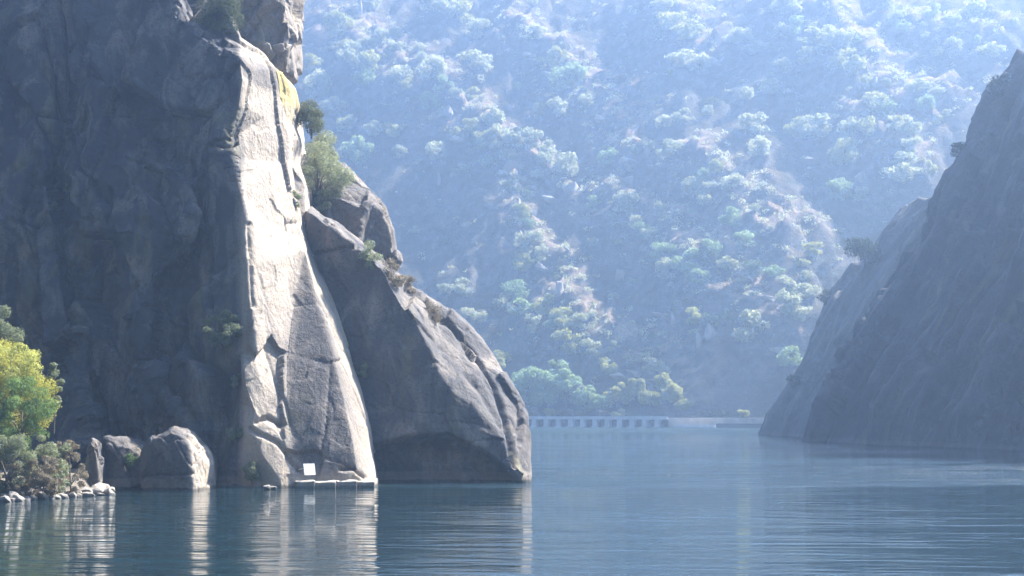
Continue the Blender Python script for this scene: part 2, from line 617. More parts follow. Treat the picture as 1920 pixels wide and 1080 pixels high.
cliff = rock_body('cliff', out, wall_lines, wall_pts, cliff_base, back=22, L=0.14, amp=(0.5, 0.15, 1.1, 0.2), wsc=(0.24, 0.2, 0.11),
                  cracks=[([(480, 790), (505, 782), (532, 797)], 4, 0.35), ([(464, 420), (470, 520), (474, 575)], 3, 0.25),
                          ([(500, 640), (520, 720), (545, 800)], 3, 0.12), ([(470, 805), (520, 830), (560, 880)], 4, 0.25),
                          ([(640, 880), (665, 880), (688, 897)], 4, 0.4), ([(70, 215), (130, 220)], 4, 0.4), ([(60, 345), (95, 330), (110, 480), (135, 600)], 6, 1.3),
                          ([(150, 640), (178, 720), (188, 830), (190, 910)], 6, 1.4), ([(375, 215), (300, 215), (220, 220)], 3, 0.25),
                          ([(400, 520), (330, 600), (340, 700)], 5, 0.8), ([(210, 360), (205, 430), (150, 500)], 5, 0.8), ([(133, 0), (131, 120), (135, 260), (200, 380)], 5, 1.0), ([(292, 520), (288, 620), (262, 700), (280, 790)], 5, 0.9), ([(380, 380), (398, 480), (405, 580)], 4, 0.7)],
                  stain_shade=cliff_stain_shade, smooth=1, calm=lambda px, py, V: 0.13 + 0.87 * np.clip((450 - px) / 40, 0, 1))
tag(cliff, 'tall shaded granite cliff with a sunlit slab rising from the river', kind='structure')

# ---- stone ledge at the waterline under the slab, split into blocks
for i, (x0, x1) in enumerate([(553, 589.4), (590, 629.4), (630, 669.4), (670, 702)]):
    y0, y1 = 897 + (i == 3) * 3, 917
    b = [at(x, HY + (CH - z) * F / Y, Y) for Y in (122.6 + 0.25 * i, 124.6 + 0.25 * i) for z in (-0.6, 0.46 - 0.05 * (i % 2)) for x in (x0, x1)]
    V = np.array(b)
    T = np.array([[0, 1, 3], [0, 3, 2], [4, 6, 7], [4, 7, 5], [0, 4, 5], [0, 5, 1], [2, 3, 7], [2, 7, 6], [0, 2, 6], [0, 6, 4], [1, 5, 7], [1, 7, 3]])
    go = True
    while go:
        V, T, go = split_edges(V, T, 0.12)
    V = relax(V, T, 2, 0.4)
    V = V + normals(V, T) * (0.16 * fbm(V / 0.9 + i, 4))[:, None]
    obj('stone_ledge', mesh_data('stone_ledge', V, T, M_STONE, True, {'stain_shade': np.zeros(len(V)), 'lichen': np.zeros(len(V))}), cliff)


# ---- the leaning prow
def prow_base(z, px):
    return 131.6 + 0.20 * max(z, 0)


PT = [(585, 400, 0.6), (625, 432, 0), (660, 457, 0), (718, 507, 0), (735, 540, 0), (780, 600, 0), (805, 650, 0), (822, 700, 0), (850, 737, 0),
      (890, 762, 0), (920, 792, 0), (942, 822, -0.1), (955, 858, -0.1), (980, 892, 0.1)]
PS = [(560, 388, 3.6), (585, 386, 5.4), (640, 424, 5.4), (672, 452, 5.04), (722, 492, 5.04), (772, 532, 5.04), (832, 572, 5.4), (892, 622, 5.4), (932, 672, 5.04),
      (962, 732, 4.32), (984, 772, 3.6), (991, 830, 2.88), (993, 890, 2.16), (993, 'b', 2.34)]
prow = rock_body('leaning_rock', [(600, 'b', 2.5), (590, 700, 1.5), (560, 500, 1.5)] + PS + [(955, 'b', 2.6), (840, 'b', 3.0), (710, 'b', 2.6)],
                 [PT, [(640, 842, 0.2), (705, 830, 0), (760, 814, -0.25), (840, 811, -0.25), (900, 836, -0.2), (962, 884, 0)],
                  [(700, 850, 1.6), (780, 836, 1.8), (850, 836, 1.8), (905, 862, 1.4), (955, 894, 1.2)]],
                 [(690, 640, 0.1), (760, 720, -0.1), (640, 520, 0.6), (830, 640, 2.2), (900, 700, 2.4), (960, 800, 1.6)],
                 prow_base, back=9, L=0.13, amp=(0.28, 0.12, 0.15, 0.05), wsc=(0.22, 0.22, 0.2),
                 cracks=[([(800, 560), (850, 612), (892, 660), (928, 722), (950, 790), (965, 872)], 4, 0.45),
                         ([(590, 478), (630, 468), (668, 463)], 3, 0.4), ([(870, 700), (905, 740), (940, 800)], 6, 0.2),
                         ([(770, 540), (800, 565), (830, 600)], 7, 0.35), ([(975, 770), (972, 830)], 4, 0.3)],
                 stain_shade=lambda px, py, V: 0.9 + 0 * px, seed=40.0)
tag(prow, 'huge leaning granite slab with sunlit crest, pointing into the river', 'rock')

# ---- rocks stacked above and behind
shoulder = rock_body('shoulder_rock', [(555, 372, 2), (575, 332, 3), (612, 314, 4), (645, 306, 4.5), (690, 348, 4), (722, 390, 3.4), (737, 430, 2.8), (741, 478, 2.4),
                                       (742, 560, 3), (640, 540, 1), (590, 440, 0.5)],
                     [[(585, 352, 1.2), (622, 362, 0.6), (650, 398, 0.0), (676, 386, 0.0), (690, 378, 0.3), (712, 392, 1.0)],
                      [(688, 380, -0.4), (676, 412, -0.5), (668, 458, -0.5)], [(698, 381, 0.6), (685, 415, 0.7), (677, 460, 0.7)],
                      [(716, 388, 1.4), (731, 430, 1.3), (736, 478, 1.3)]],
                     [(620, 400, 0.2), (640, 440, 0.1)], lambda z, px: 142 + 0.2 * (z - 14), back=8, L=0.15, amp=(0.3, 0.14, 0.2, 0.1),
                     cracks=[([(610, 352), (640, 362), (672, 372), (694, 374)], 4, 0.35)], stain_shade=lambda px, py, V: 0.85 + 0 * px, seed=80.0)
tag(shoulder, 'rounded dark boulder with a bright vertical crack above the leaning slab', 'rock')
knob = rock_body('skyline_rock', [(732, 476, 0.3), (742, 466, 0.5), (754, 474, 0.5), (757, 490, 0.4), (748, 500, 0.2), (735, 520, 0.2), (728, 500, 0.1)], [], [(744, 484, -0.5)],
                 lambda z, px: 143.0, back=1.2, L=0.1, amp=(0.1, 0.08, 0, 0), stain_shade=lambda px, py, V: 0.85 + 0 * px, seed=90.0)
tag(knob, 'small dark rock knob on the skyline beside the rounded boulder', 'rock')
top = rock_body('perched_boulder', [(395, -130, 1), (565, -130, 2.4), (546, -40, 1.8), (551, 70, 1.8), (546, 142, 2.2), (528, 138, 0.8), (470, 100, -0.2), (440, 76, 0), (425, 0, 0.5)],
                [[(530, -100, 0.0), (524, -30, 0.0), (536, 20, 0.0), (543, 75, 0.3), (540, 132, 0.9)],
                 [(455, 60, -0.7), (480, 20, -0.9), (520, 0, -0.6)], [(462, 66, 0.2), (492, 34, 0.1), (526, 14, 0.2)]],
                [(480, 85, -0.7), (515, 95, -0.4), (470, -40, -0.8)], lambda z, px: 147.0, back=8, L=0.14, amp=(0.35, 0.16, 0.35, 0.15), wsc=(0.4, 0.4, 0.3), stain_shade=lambda px, py, V: 0.5 + 0 * px, seed=120.0)
tag(top, 'brown shaded boulder with a bright edge perched at the cliff top', 'rock')
neck = rock_body('lichen_rock', [(512, 122, 0), (530, 138, 0.4), (545, 158, 1.0), (553, 190, 1.6), (549, 232, 1.6), (560, 262, 2.2), (556, 300, 2.4), (572, 345, 3), (576, 430, 2.5), (540, 430, 1), (515, 300, 0)],
                 [[(520, 135, -0.1), (524, 170, 0.0), (536, 215, 0.4), (548, 262, 0.9), (548, 310, 1.2)]], [], lambda z, px: 135.2, back=7, L=0.14,
                 amp=(0.2, 0.12, 0.15, 0.05), lichen=lambda px, py, V: np.clip((205 - py) / 25, 0, 1) + 0.25 * np.clip((250 - py) / 30, 0, 1), seed=150.0)
tag(neck, 'pale rock with a bright yellow lichen patch beside the cliff top', 'rock')

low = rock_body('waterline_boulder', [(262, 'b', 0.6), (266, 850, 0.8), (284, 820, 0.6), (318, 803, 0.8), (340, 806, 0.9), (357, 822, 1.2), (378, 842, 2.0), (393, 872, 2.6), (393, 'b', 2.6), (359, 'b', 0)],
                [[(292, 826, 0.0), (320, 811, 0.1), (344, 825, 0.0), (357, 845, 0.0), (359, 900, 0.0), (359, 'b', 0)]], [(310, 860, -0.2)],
                lambda z, px: 119.3 + 0.15 * max(z, 0), back=5, L=0.11, amp=(0.3, 0.12, 0.14, 0.05), wsc=(0.5, 0.5, 0.35), smooth=0, stain_shade=lambda px, py, V: 0.85 - 0.7 * np.clip((px - 352) / 10, 0, 1), seed=200.0, cracks=[([(270, 893), (359, 890)], 3, 0.12)])  # shade painted into the front; the sunlit right face stays pale
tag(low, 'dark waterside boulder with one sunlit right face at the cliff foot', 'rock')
low2 = rock_body('waterline_boulder', [(190, 'b', 0.4), (191, 845, 0.5), (200, 826, 0.5), (235, 823, 0.8), (258, 834, 0.9), (270, 862, 1.2), (274, 'b', 1.2)],
                 [], [(205, 835, 0), (245, 840, 0.0), (225, 870, -0.3)], lambda z, px: 120.6 + 0.12 * max(z, 0), back=4, L=0.11, amp=(0.3, 0.12, 0.2, 0.05), wsc=(0.5, 0.5, 0.35), smooth=0, stain_shade=lambda px, py, V: 0.85 + 0 * px, seed=230.0)
tag(low2, 'dark squat boulder at the waterline just past the shore stones', 'rock')
fin = rock_body('rock_fin', [(160, 'b', 0.2), (163, 840, 0.3), (170, 824, 0.3), (180, 828, 0.8), (186, 870, 1.2), (191, 'b', 1.3)],
                [[(170, 832, 0), (177, 840, 0.0), (181, 880, 0.0), (184, 'b', 0.0)]], [], lambda z, px: 118.2, back=2.5, L=0.1, amp=(0.3, 0.12, 0.12, 0), wsc=(0.8, 0.8, 0.5), smooth=0, stain_shade=lambda px, py, V: 0.85 + 0 * px, seed=260.0)
tag(fin, 'thin upright rock fin with a bright edge behind the dry bushes', 'rock')

# ------------------------------------------------------------------ right bank: two steep slabs in shade
def right_slab(name, y0, y1, xb, slope, ztop, seed, amp, step=0.55, end_round=10.0, mat=None):
    """wall striking away from the viewer: foot line xb(y), dipping towards the river"""
    ny, nz = int((y1 - y0) / step), int(ztop / step * 1.1)
    yy, zz = np.meshgrid(np.linspace(y0, y1, ny), np.linspace(-2, ztop, nz), indexing='ij')
    x = xb(yy) + slope(np.maximum(zz, 0)) + np.where(zz < 0, zz * 0.3, 0)
    far = np.clip((yy - (y1 - end_round)) / end_round, 0, 1)
    x = x + end_round * 0.9 * far ** 2
    V = np.stack([x, yy, zz], -1).reshape(-1, 3)
    idx = np.arange(ny * nz).reshape(ny, nz)
    q = np.stack([idx[:-1, :-1], idx[:-1, 1:], idx[1:, 1:], idx[1:, :-1]], -1).reshape(-1, 4)
    T = np.concatenate([q[:, [0, 1, 2]], q[:, [0, 2, 3]]])
    # sheared coordinates: joints run up the slab and away from the river
    S = V + seed
    s2 = np.stack([(S[:, 0] - 0.575 * S[:, 2]) * 0.12, (S[:, 1] - 0.12 * S[:, 2]) * 0.17, S[:, 2] * 0.022], 1)
    d = amp * (1.7 * fbm(S / 22, 4) + 1.6 * (ridged(s2 * 1.0, 4) - 0.6) * 1.6 + 0.5 * fbm(S / 3.0, 4))
    v, ed, tl = worley(s2 * np.array([1.2, 1.6, 2.2]) + 0.25 * np.stack([fbm(S / 8, 2)] * 3, 1))
    d += amp * (2.8 * (v - 0.5) * np.clip(ed * 14, 0, 1) + 3.4 * tl)
    d *= np.clip((V[:, 2] + 2) / 6, 0.35, 1)
    nrm = np.array([-0.83, -0.25, 0.5])
    V = V + d[:, None] * nrm
    # back and end closing: extrude the border into the bank
    b = np.concatenate([idx[0, :], idx[1:, -1], idx[-1, -2::-1], idx[-2:0:-1, 0]])
    Q = V[b] + np.array([40, 0, 0]) + np.where(V[b][:, 2:3] > ztop - 4, np.array([[0, 0, -22.0]]), 0)
    Q[:, 1] += np.where(V[b][:, 1] > y1 - 2, -6, 0)
    n0 = len(V)
    V = np.concatenate([V, Q])
    k = np.arange(len(b))
    k2 = (k + 1) % len(b)
    side = np.concatenate([np.stack([b[k], n0 + k, n0 + k2], 1), np.stack([b[k], n0 + k2, b[k2]], 1)])
    T = np.concatenate([T, side])
    me = mesh_data(name, V, T, mat or M_ROCK_R, True, {'stain_shade': 0.75 * np.ones(len(V)), 'lichen': np.zeros(len(V))})
    return obj(name, me)


near_xb = lambda y: 46.2 + (309 - y) * 0.228 + 0.6 * np.sin(y * 0.13)
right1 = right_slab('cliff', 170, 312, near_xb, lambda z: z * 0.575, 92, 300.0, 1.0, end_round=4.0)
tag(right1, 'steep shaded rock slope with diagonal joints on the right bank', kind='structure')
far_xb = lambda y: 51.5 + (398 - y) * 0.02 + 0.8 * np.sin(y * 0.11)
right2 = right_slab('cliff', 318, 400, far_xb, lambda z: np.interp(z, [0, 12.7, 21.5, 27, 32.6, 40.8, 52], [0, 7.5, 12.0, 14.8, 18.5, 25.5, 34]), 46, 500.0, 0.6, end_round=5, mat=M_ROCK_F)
tag(right2, 'farther broken rock spur peeking out behind the right bank slope', kind='structure')

# ------------------------------------------------------------------ far hillside
UP = np.array([0.34, 0.94])
UP /= np.linalg.norm(UP)


def hill_base(x, y):
    d = x * UP[0] + (y - 590) * UP[1]
    foot = 0.58 + 0.30 * np.clip((x - 50) / 14, 0, 1)      # gentle above the viaduct, a rock wall further right
    h = 2.9 + foot * np.clip(d - 9, 0, 22) + 0.84 * np.clip(d - 31, 0, None)
    h = np.where(h > 225, 225 + (h - 225) * 0.25, h)
    h = np.where(d < 0, 2.9 + d * 3.0, h)
    return np.maximum(h, -3.0), d


def ray_hit(px, py, hf, y0=560., y1=925., n=900):
    Y = np.linspace(y0, y1, n)
    X = (px - CX) / F * Y
    Z = CH - (py - HY) / F * Y
    k = np.argmax(hf(X, Y) > Z)
    return X[k], Y[k], Z[k]


RIBS = [([(950, 90), (985, 100), (1030, 135), (1060, 165), (1100, 185), (1140, 235), (1160, 272), (1192, 312)], 11, 20),
        ([(1175, 215), (1200, 240), (1220, 280), (1216, 308)], 7, 12),
        ([(790, 180), (830, 215), (870, 255), (900, 290), (945, 312), (1010, 350), (1060, 385), (1092, 397)], 9, 18),
        ([(955, 325), (968, 370), (975, 420), (980, 455), (1010, 490), (1040, 520), (1062, 562)], 7, 12),
        ([(1092, 380), (1140, 400), (1200, 430), (1260, 490), (1295, 532)], 9, 18),
        ([(1300, 330), (1340, 375), (1385, 420), (1405, 470), (1455, 500)], 10, 18),
        ([(1330, 490), (1370, 520), (1400, 550), (1440, 582)], 7, 14),
        ([(1290, 615), (1305, 640), (1320, 662)], 6, 9),
        ([(1340, 610), (1400, 625), (1440, 640), (1485, 676)], 10, 14),
        ([(1480, 30), (1560, 70), (1612, 130), (1640, 170), (1700, 190), (1765, 215)], 11, 20),
        ([(1250, 10), (1275, 60), (1296, 120), (1330, 115)], 9, 16),
        ([(1640, 10), (1700, 60), (1762, 92), (1850, 110)], 10, 18),
        ([(1590, 240), (1640, 235), (1690, 270), (1720, 300)], 8, 14),
        ([(1040, 600), (1120, 645), (1180, 682), (1240, 705), (1292, 748)], 9, 15),
        ([(620, 60), (680, 100), (760, 150), (800, 190)], 8, 18),
        ([(1430, 438), (1480, 445), (1525, 462)], 5, 8)]
hb = lambda x, y: hill_base(x, y)[0]
rib_world = [(np.array([ray_hit(px, py, hb)[:2] for px, py in ln]), A, w) for ln, A, w in RIBS]


def hill_height(x, y):
    sh = x.shape
    x, y = x.ravel(), y.ravel()
    h, d = hill_base(x, y)
    P = np.stack([x, y, np.zeros(len(x))], 1)
    wx, wy = 6 * fbm(P / 40, 3), 6 * fbm(P / 40 + 9, 3)
    ramp = np.clip((d - 10) / 30, 0, 1)
    rib, near = np.zeros(len(x)), np.zeros(len(x))
    for ln, A, w in rib_world:
        dd = polydist(x + wx, y + wy, [tuple(p) for p in ln])
        k = np.clip(1 - dd / (w * 1.6), 0, 1)
        rib = np.maximum(rib, A * k ** 1.3)
        near = np.maximum(near, np.clip(1.25 - dd / (w * 0.7), 0, 1))
    # gullies run down the slope, a little to the right
    c = P[:, 0] * UP[1] - P[:, 1] * UP[0]
    a = P[:, 0] * UP[0] + P[:, 1] * UP[1]
    G = np.stack([(c + 0.35 * a) / 55, a / 130, np.zeros(len(x))], 1)
    h = h + ramp * (11 * (ridged(G + 3.3, 4, 0.5) - 0.62) * 1.7 + 5.0 * fbm(P / 22, 5, 0.55) + rib)
    v, ed, tl = worley(np.stack([x / 9, y / 7, np.zeros(len(x))], 1) + 0.5 * np.stack([fbm(P / 12, 2)] * 3, 1))
    h += ramp * (2.6 * (v - 0.5) * np.clip(ed * 9, 0, 1) + 3.0 * tl)
    flat = np.clip((12 - d) / 4, 0, 1) * (d > 0)
    h = np.where(d > 0, h * (1 - flat) + 2.9 * flat, h)
    return h.reshape(sh), near.reshape(sh)


st = 1.25
gx, gy = np.meshgrid(np.arange(-330, 440, st), np.arange(540, 930, st), indexing='ij')
gh, gnear = hill_height(gx, gy)


def hh(x, y):
    i = np.clip((np.asarray(x) + 330) / st, 0, gx.shape[0] - 1.001)
    j = np.clip((np.asarray(y) - 540) / st, 0, gx.shape[1] - 1.001)
    i0, j0 = i.astype(int), j.astype(int)
    fi, fj = i - i0, j - j0
    return (gh[i0, j0] * (1 - fi) * (1 - fj) + gh[i0 + 1, j0] * fi * (1 - fj) + gh[i0, j0 + 1] * (1 - fi) * fj + gh[i0 + 1, j0 + 1] * fi * fj)


V = np.stack([gx, gy, gh], -1).reshape(-1, 3)
idx = np.arange(gx.size).reshape(gx.shape)
q = np.stack([idx[:-1, :-1], idx[1:, :-1], idx[1:, 1:], idx[:-1, 1:]], -1).reshape(-1, 4)

t = NT('hillside_ground')
p = t.pos()
g = t.add('ShaderNodeNewGeometry')
sx = t.add('ShaderNodeSeparateXYZ')
t.link(g.outputs['Normal'], sx.inputs[0])
steep = t.ramp(t.math('ADD', sx.outputs[2], t.math('MULTIPLY', t.noise(p, 0.12, 5), 0.5)), [(0.80, 1.0), (0.98, 0.0)])
soil = t.mix(t.ramp(t.noise(p, 0.06, 5, 0.65), [(0.38, 0.0), (0.62, 1.0)]), (0.035, 0.04, 0.025), (0.10, 0.085, 0.06))
dryc = t.mix(t.noise(p, 0.5, 4, 0.7), (0.30, 0.22, 0.155), (0.42, 0.32, 0.25))
drym = t.math('MULTIPLY', t.attr('near'), t.ramp(t.noise(p, 0.13, 5, 0.7), [(0.38, 0.0), (0.55, 1.0)]))
col = t.mix(drym, soil, dryc)
rockc = t.mix(t.ramp(t.noise(p, 0.3, 6, 0.7), [(0.35, 0.0), (0.65, 1.0)]), (0.07, 0.065, 0.06), (0.19, 0.17, 0.15))
col = t.mix(steep, col, rockc)
t.link(col, t.bsdf.inputs['Base Color'])
t.bsdf.inputs['Roughness'].default_value = 0.95
t.bsdf.inputs['Specular IOR Level'].default_value = 0.1
t.bump(t.math('ADD', t.noise(p, 0.35, 7, 0.7), t.math('MULTIPLY', t.noise(p, 1.4, 5, 0.7), 0.35)), 0.9, 2.2)
hill = obj('hillside', mesh_data('hillside', V, q, t.m, True, {'near': gnear.ravel()}))
tag(hill, 'steep hazy scrub-covered hillside across the river', kind='structure')

# unseen gorge side behind the viewpoint, added to cut sky light on the wall
kx, ky = np.meshgrid(np.arange(-460, 300, 9.0), np.arange(-440, 118, 9.0), indexing='ij')
kd = np.maximum(-65 - ky, (-78 - kx) * np.clip((110 - ky) / 60, 0, 1))
kP = np.stack([kx.ravel() / 60, ky.ravel() / 60, kx.ravel() * 0], 1)
kz = np.minimum(0.85 * kd, 150 + kd * 0.2) + np.clip(kd / 40, 0, 1) * 22 * fbm(kP, 5).reshape(kx.shape)
kz = np.where(kd < 0, np.maximum(kd * 0.6, -3.5), kz)
idx = np.arange(kx.size).reshape(kx.shape)
q = np.stack([idx[:-1, :-1], idx[1:, :-1], idx[1:, 1:], idx[:-1, 1:]], -1).reshape(-1, 4)
rear_blocker = obj('hillside', mesh_data('hillside', np.stack([kx, ky, kz], -1).reshape(-1, 3), q, plain('sky_block_scrub', (0.05, 0.055, 0.035), 0.95, 0.15, 0.5), True))
tag(rear_blocker, 'unseen scrub-covered gorge side added behind the viewpoint to block sky light', kind='structure')

# ------------------------------------------------------------------ water
t = NT('river_water')
t.bsdf.inputs['Base Color'].default_value = (0.008, 0.024, 0.032, 1)
t.bsdf.inputs['IOR'].default_value = 1.333
g = t.add('ShaderNodeNewGeometry')
sp = t.add('ShaderNodeSeparateXYZ')
t.link(g.outputs['Position'], sp.inputs[0])
wob = t.noise(t.pos((0.02, 0.05, 1)), 1.0, 4, 0.6)
yy = t.math('ADD', sp.outputs[1], t.math('MULTIPLY', t.math('SUBTRACT', wob, 0.5), 26.0))
yy = t.math('ADD', yy, t.math('MULTIPLY', sp.outputs[0], -0.10))
ruff = t.ramp(t.math('DIVIDE', yy, 700.0), [(0.178, 0.03), (0.184, 0.9), (0.25, 0.7), (0.29, 0.12), (0.36, 0.35), (0.45, 0.15), (0.75, 0.4)])

patch = t.ramp(t.noise(t.pos((0.10, 0.16, 1)), 1.0, 4, 0.7, 0.3), [(0.40, 0.1), (0.58, 1.0)])
ruff = t.math('MULTIPLY', ruff, patch)
lanes = t.ramp(t.noise(t.pos((0.012, 0.05, 1)), 1.0, 5, 0.65, 0.6), [(0.38, 0.25), (0.62, 1.0)])
# near ripples: long low swells plus short wavelets
near_h = t.math('ADD', t.math('MULTIPLY', t.noise(t.pos((0.35, 1.0, 1), (0, 0, 0.12)), 0.55, 3, 0.5, 0.5), 1.0),
                t.math('MULTIPLY', t.noise(t.pos((0.5, 1.3, 1), (0, 0, -0.25)), 1.7, 3, 0.5, 0.3), 0.22))
ruf_h = t.noise(t.pos((0.8, 1.2, 1), (0, 0, 0.2)), 1.6, 4, 0.65, 0.2)
hgt = t.math('ADD', t.math('MULTIPLY', near_h, t.math('MULTIPLY', lanes, 0.24)), t.math('MULTIPLY', ruf_h, t.math('MULTIPLY', ruff, t.math('MULTIPLY', lanes, 0.8))))
t.bump(hgt, 1.0, 1.0)
rg = t.math('ADD', t.ramp(t.math('DIVIDE', sp.outputs[1], 700.0), [(0.5, 0.02), (0.75, 0.22)]), t.math('MULTIPLY', ruff, 0.12))
t.link(rg, t.bsdf.inputs['Roughness'])
wv = np.array([[-640, -300, 0], [640, -300, 0], [640, 900, 0], [-640, 900, 0]], float)
river = obj('river', mesh_data('river', wv, np.array([[0, 1, 2, 3]]), t.m, False))
tag(river, 'calm blue-green river with rippled reflections', kind='structure')

# ------------------------------------------------------------------ plants
def leaf_cloud(blobs, n, size, r_, flat=0.0, up=0.15, inner=0.25):
    c = np.array([b[0] for b in blobs])
    r = np.array([np.broadcast_to(b[1], 3) for b in blobs], float)
    w = (r[:, 0] * r[:, 2]) + 1e-6
    k = r_.choice(len(blobs), n, p=w / w.sum())
    d = r_.normal(size=(n, 3))
    d[:, 2] += up
    d /= np.linalg.norm(d, axis=1)[:, None]
    rad = 1 - inner * r_.random(n) ** 1.5 + 0.13 * r_.normal(size=n)
    P = c[k] + d * r[k] * rad[:, None]
    nn = d + 0.5 * r_.normal(size=(n, 3))
    nn /= np.linalg.norm(nn, axis=1)[:, None]
    h = np.cross(nn, r_.normal(size=(n, 3)))
    h /= np.linalg.norm(h, axis=1)[:, None]
    v = np.cross(nn, h)
    s = size * (0.55 + 0.8 * r_.random(n))[:, None]
    h, v = h * s, v * s * 0.6
    V = np.stack([P - h, P - v * 0.8, P + h, P + v], 1).reshape(-1, 3)
    return V, np.arange(4 * n).reshape(n, 4)


def tube(path, radii, k=6):
    path = np.array(path, float)
    V, Fc = [], []
    for i, (p, r) in enumerate(zip(path, radii)):
        d = path[min(i + 1, len(path) - 1)] - path[max(i - 1, 0)]
        d /= np.linalg.norm(d) + 1e-9
        a = np.cross(d, [0.3, 1, 0.1])
        a /= np.linalg.norm(a)
        b = np.cross(d, a)
        for j in range(k):
            an = 2 * math.pi * j / k
            V.append(p + r * (math.cos(an) * a + math.sin(an) * b))
    for i in range(len(path) - 1):
        for j in range(k):
            Fc.append([i * k + j, i * k + (j + 1) % k, (i + 1) * k + (j + 1) % k, (i + 1) * k + j])
    return np.array(V), np.array(Fc)


def join(parts):
    V, Fc, n = [], [], 0
    for v, f in parts:
        V.append(v)
        Fc.append(f + n)
        n += len(v)
    return np.concatenate(V), np.concatenate(Fc)


def crown_blobs(r_, nb, rx, rz, cz, br=(0.28, 0.5), low=-0.5):
    out = []
    for _ in range(nb):
        d = r_.normal(size=3)
        d /= np.linalg.norm(d)
        d[2] = max(d[2], low)
        f = 0.45 + 0.4 * r_.random()
        b = br[0] + (br[1] - br[0]) * r_.random()
        out.append((np.array([d[0] * rx * f, d[1] * rx * f, cz + d[2] * rz * f]), (rx * b, rx * b, min(rx, rz) * b * 0.85)))
    return out


def stems(blobs, r_, base_r, trunk_h, n_lim=7):
    parts = [tube([(0, 0, -0.3), (0.03 * trunk_h, 0, trunk_h * 0.5), (0, 0.04 * trunk_h, trunk_h)], [base_r * 1.25, base_r, base_r * 0.8])]
    for b in blobs[:n_lim]:
        e = b[0]
        m = np.array([e[0] * 0.4, e[1] * 0.4, trunk_h + (e[2] - trunk_h) * 0.55])
        parts.append(tube([(0, 0.02, trunk_h * 0.8), m, e], [base_r * 0.6, base_r * 0.4, base_r * 0.15], 5))
    return join(parts)


def plant(name, loc, rx, rz, tint, label, cat, seed, n=3000, leaf=0.14, nb=14, group=None, cz=None, trunk=None, br=(0.28, 0.5), low=-0.5):
    r_ = np.random.default_rng(seed)
    tree = 'tree' in name
    cz = (rz if tree else rz * 0.8) if cz is None else cz
    bl = crown_blobs(r_, nb, rx, rz * (1.0 if tree else 1.1), cz, br, low if tree else min(low, -0.85))
    o = empty(name, loc)
    tag(o, label, cat, group)
    th = trunk if trunk else max(0.3, cz * 0.5)
    obj('trunk' if 'tree' in name else 'stem', mesh_data('stem', *stems(bl, r_, max(0.03, rx * 0.05), th), M_BARK), o)
    obj('crown', mesh_data('crown', *leaf_cloud(bl, n, leaf, r_), LEAF[tint], False), o)
    return o


def plant_px(name, px, py_top, py_bot, Y, w_px, tint, label, seed, cat='bush', dens=1.0, leaf_px=3.4, sink=0.1, ground=None, **kw):
    """bush whose foot shows at (px, py_bot) and whose top at py_top, at depth Y"""
    if ground is not None:
        for k_ in range(14):
            dr = Vector(at(px, py_bot + 5 * k_, 1.0) - np.array([0, 0, CH])).normalized()
            ok_, hit, *_r = SC.ray_cast(ground, (0, 0, CH), dr)
            if ok_ and hit.y < Y + 40:
                Y = hit.y + (0.25 if name != 'wall_bush' else -0.25 * w_px / 2 / F * hit.y)
                py_bot, py_top = py_bot + 5 * k_, py_top + 5 * k_ * 0.6
                break
    loc = at(px, py_bot, Y)
    h = (py_bot - py_top) / F * Y
    rx = w_px / 2 / F * Y
    leaf = leaf_px / F * Y / 2
    n = int(dens * 2.6 * rx * (h / 2) / (leaf * leaf * 0.5) * 2)
    return plant(name, (loc[0], loc[1], loc[2] - sink), rx, h / 2, tint, label, cat, seed, n=min(n, 30000), leaf=leaf, **kw)


# left bank: soil bank, stones, trees
bx, by = np.meshgrid(np.linspace(-52, -21.5, 90), np.linspace(100, 131, 80), indexing='ij')
edge = 105.0 + (bx + 30) * 0.85 + 1.2 * fbm(np.stack([bx.ravel() / 5, by.ravel() * 0, bx.ravel() * 0], 1), 3).reshape(bx.shape)
bz = np.clip((by - edge) * 0.25, -1.2, 1.1) + 0.35 * fbm(np.stack([bx.ravel() / 2, by.ravel() / 2, bx.ravel() * 0], 1), 4).reshape(bx.shape)
bz -= np.clip((bx + 26.6) * 1.4, 0, 4.5)
idx = np.arange(bx.size).reshape(bx.shape)
q = np.stack([idx[:-1, :-1], idx[1:, :-1], idx[1:, 1:], idx[:-1, 1:]], -1).reshape(-1, 4)
bank = obj('river_bank', mesh_data('river_bank', np.stack([bx, by, bz], -1).reshape(-1, 3), q, M_BANK))
tag(bank, 'stony soil bank at the foot of the cliff', kind='structure')


def bank_z(x, y):
    i = np.clip(int((x + 52) / 30.5 * 89), 0, 89)
    j = np.clip(int((y - 100) / 31 * 79), 0, 79)
    return bz[i, j]


def stone_mesh(seed, n=2, soft=0.12):
    r_ = np.random.default_rng(seed)
    Vv = r_.normal(size=(16, 3))
    Vv /= np.linalg.norm(Vv, axis=1)[:, None]
    import bmesh
    bm = bmesh.new()
    for v in Vv:
        bm.verts.new(v * (0.75 + 0.35 * r_.random()))
    bmesh.ops.convex_hull(bm, input=bm.verts)
    bmesh.ops.triangulate(bm, faces=bm.faces)
    bm.verts.ensure_lookup_table()
    used = [v for v in bm.verts if v.link_faces]
    im = {v: i for i, v in enumerate(used)}
    A = np.array([v.co[:] for v in used])
    T = np.array([[im[v] for v in f.verts] for f in bm.faces])
    bm.free()
    A = A[:, [0, 1, 2]]
    for _ in range(n):
        A, T, _g = split_edges(A, T, 0.0)
        A = relax(A, T, 1, soft)
    A = A + normals(A, T) * (0.10 * fbm(A * 1.3 + seed, 4))[:, None]
    return mesh_data('stone', A, T, M_STONE, True, {'stain_shade': np.zeros(len(A)), 'lichen': np.zeros(len(A))})


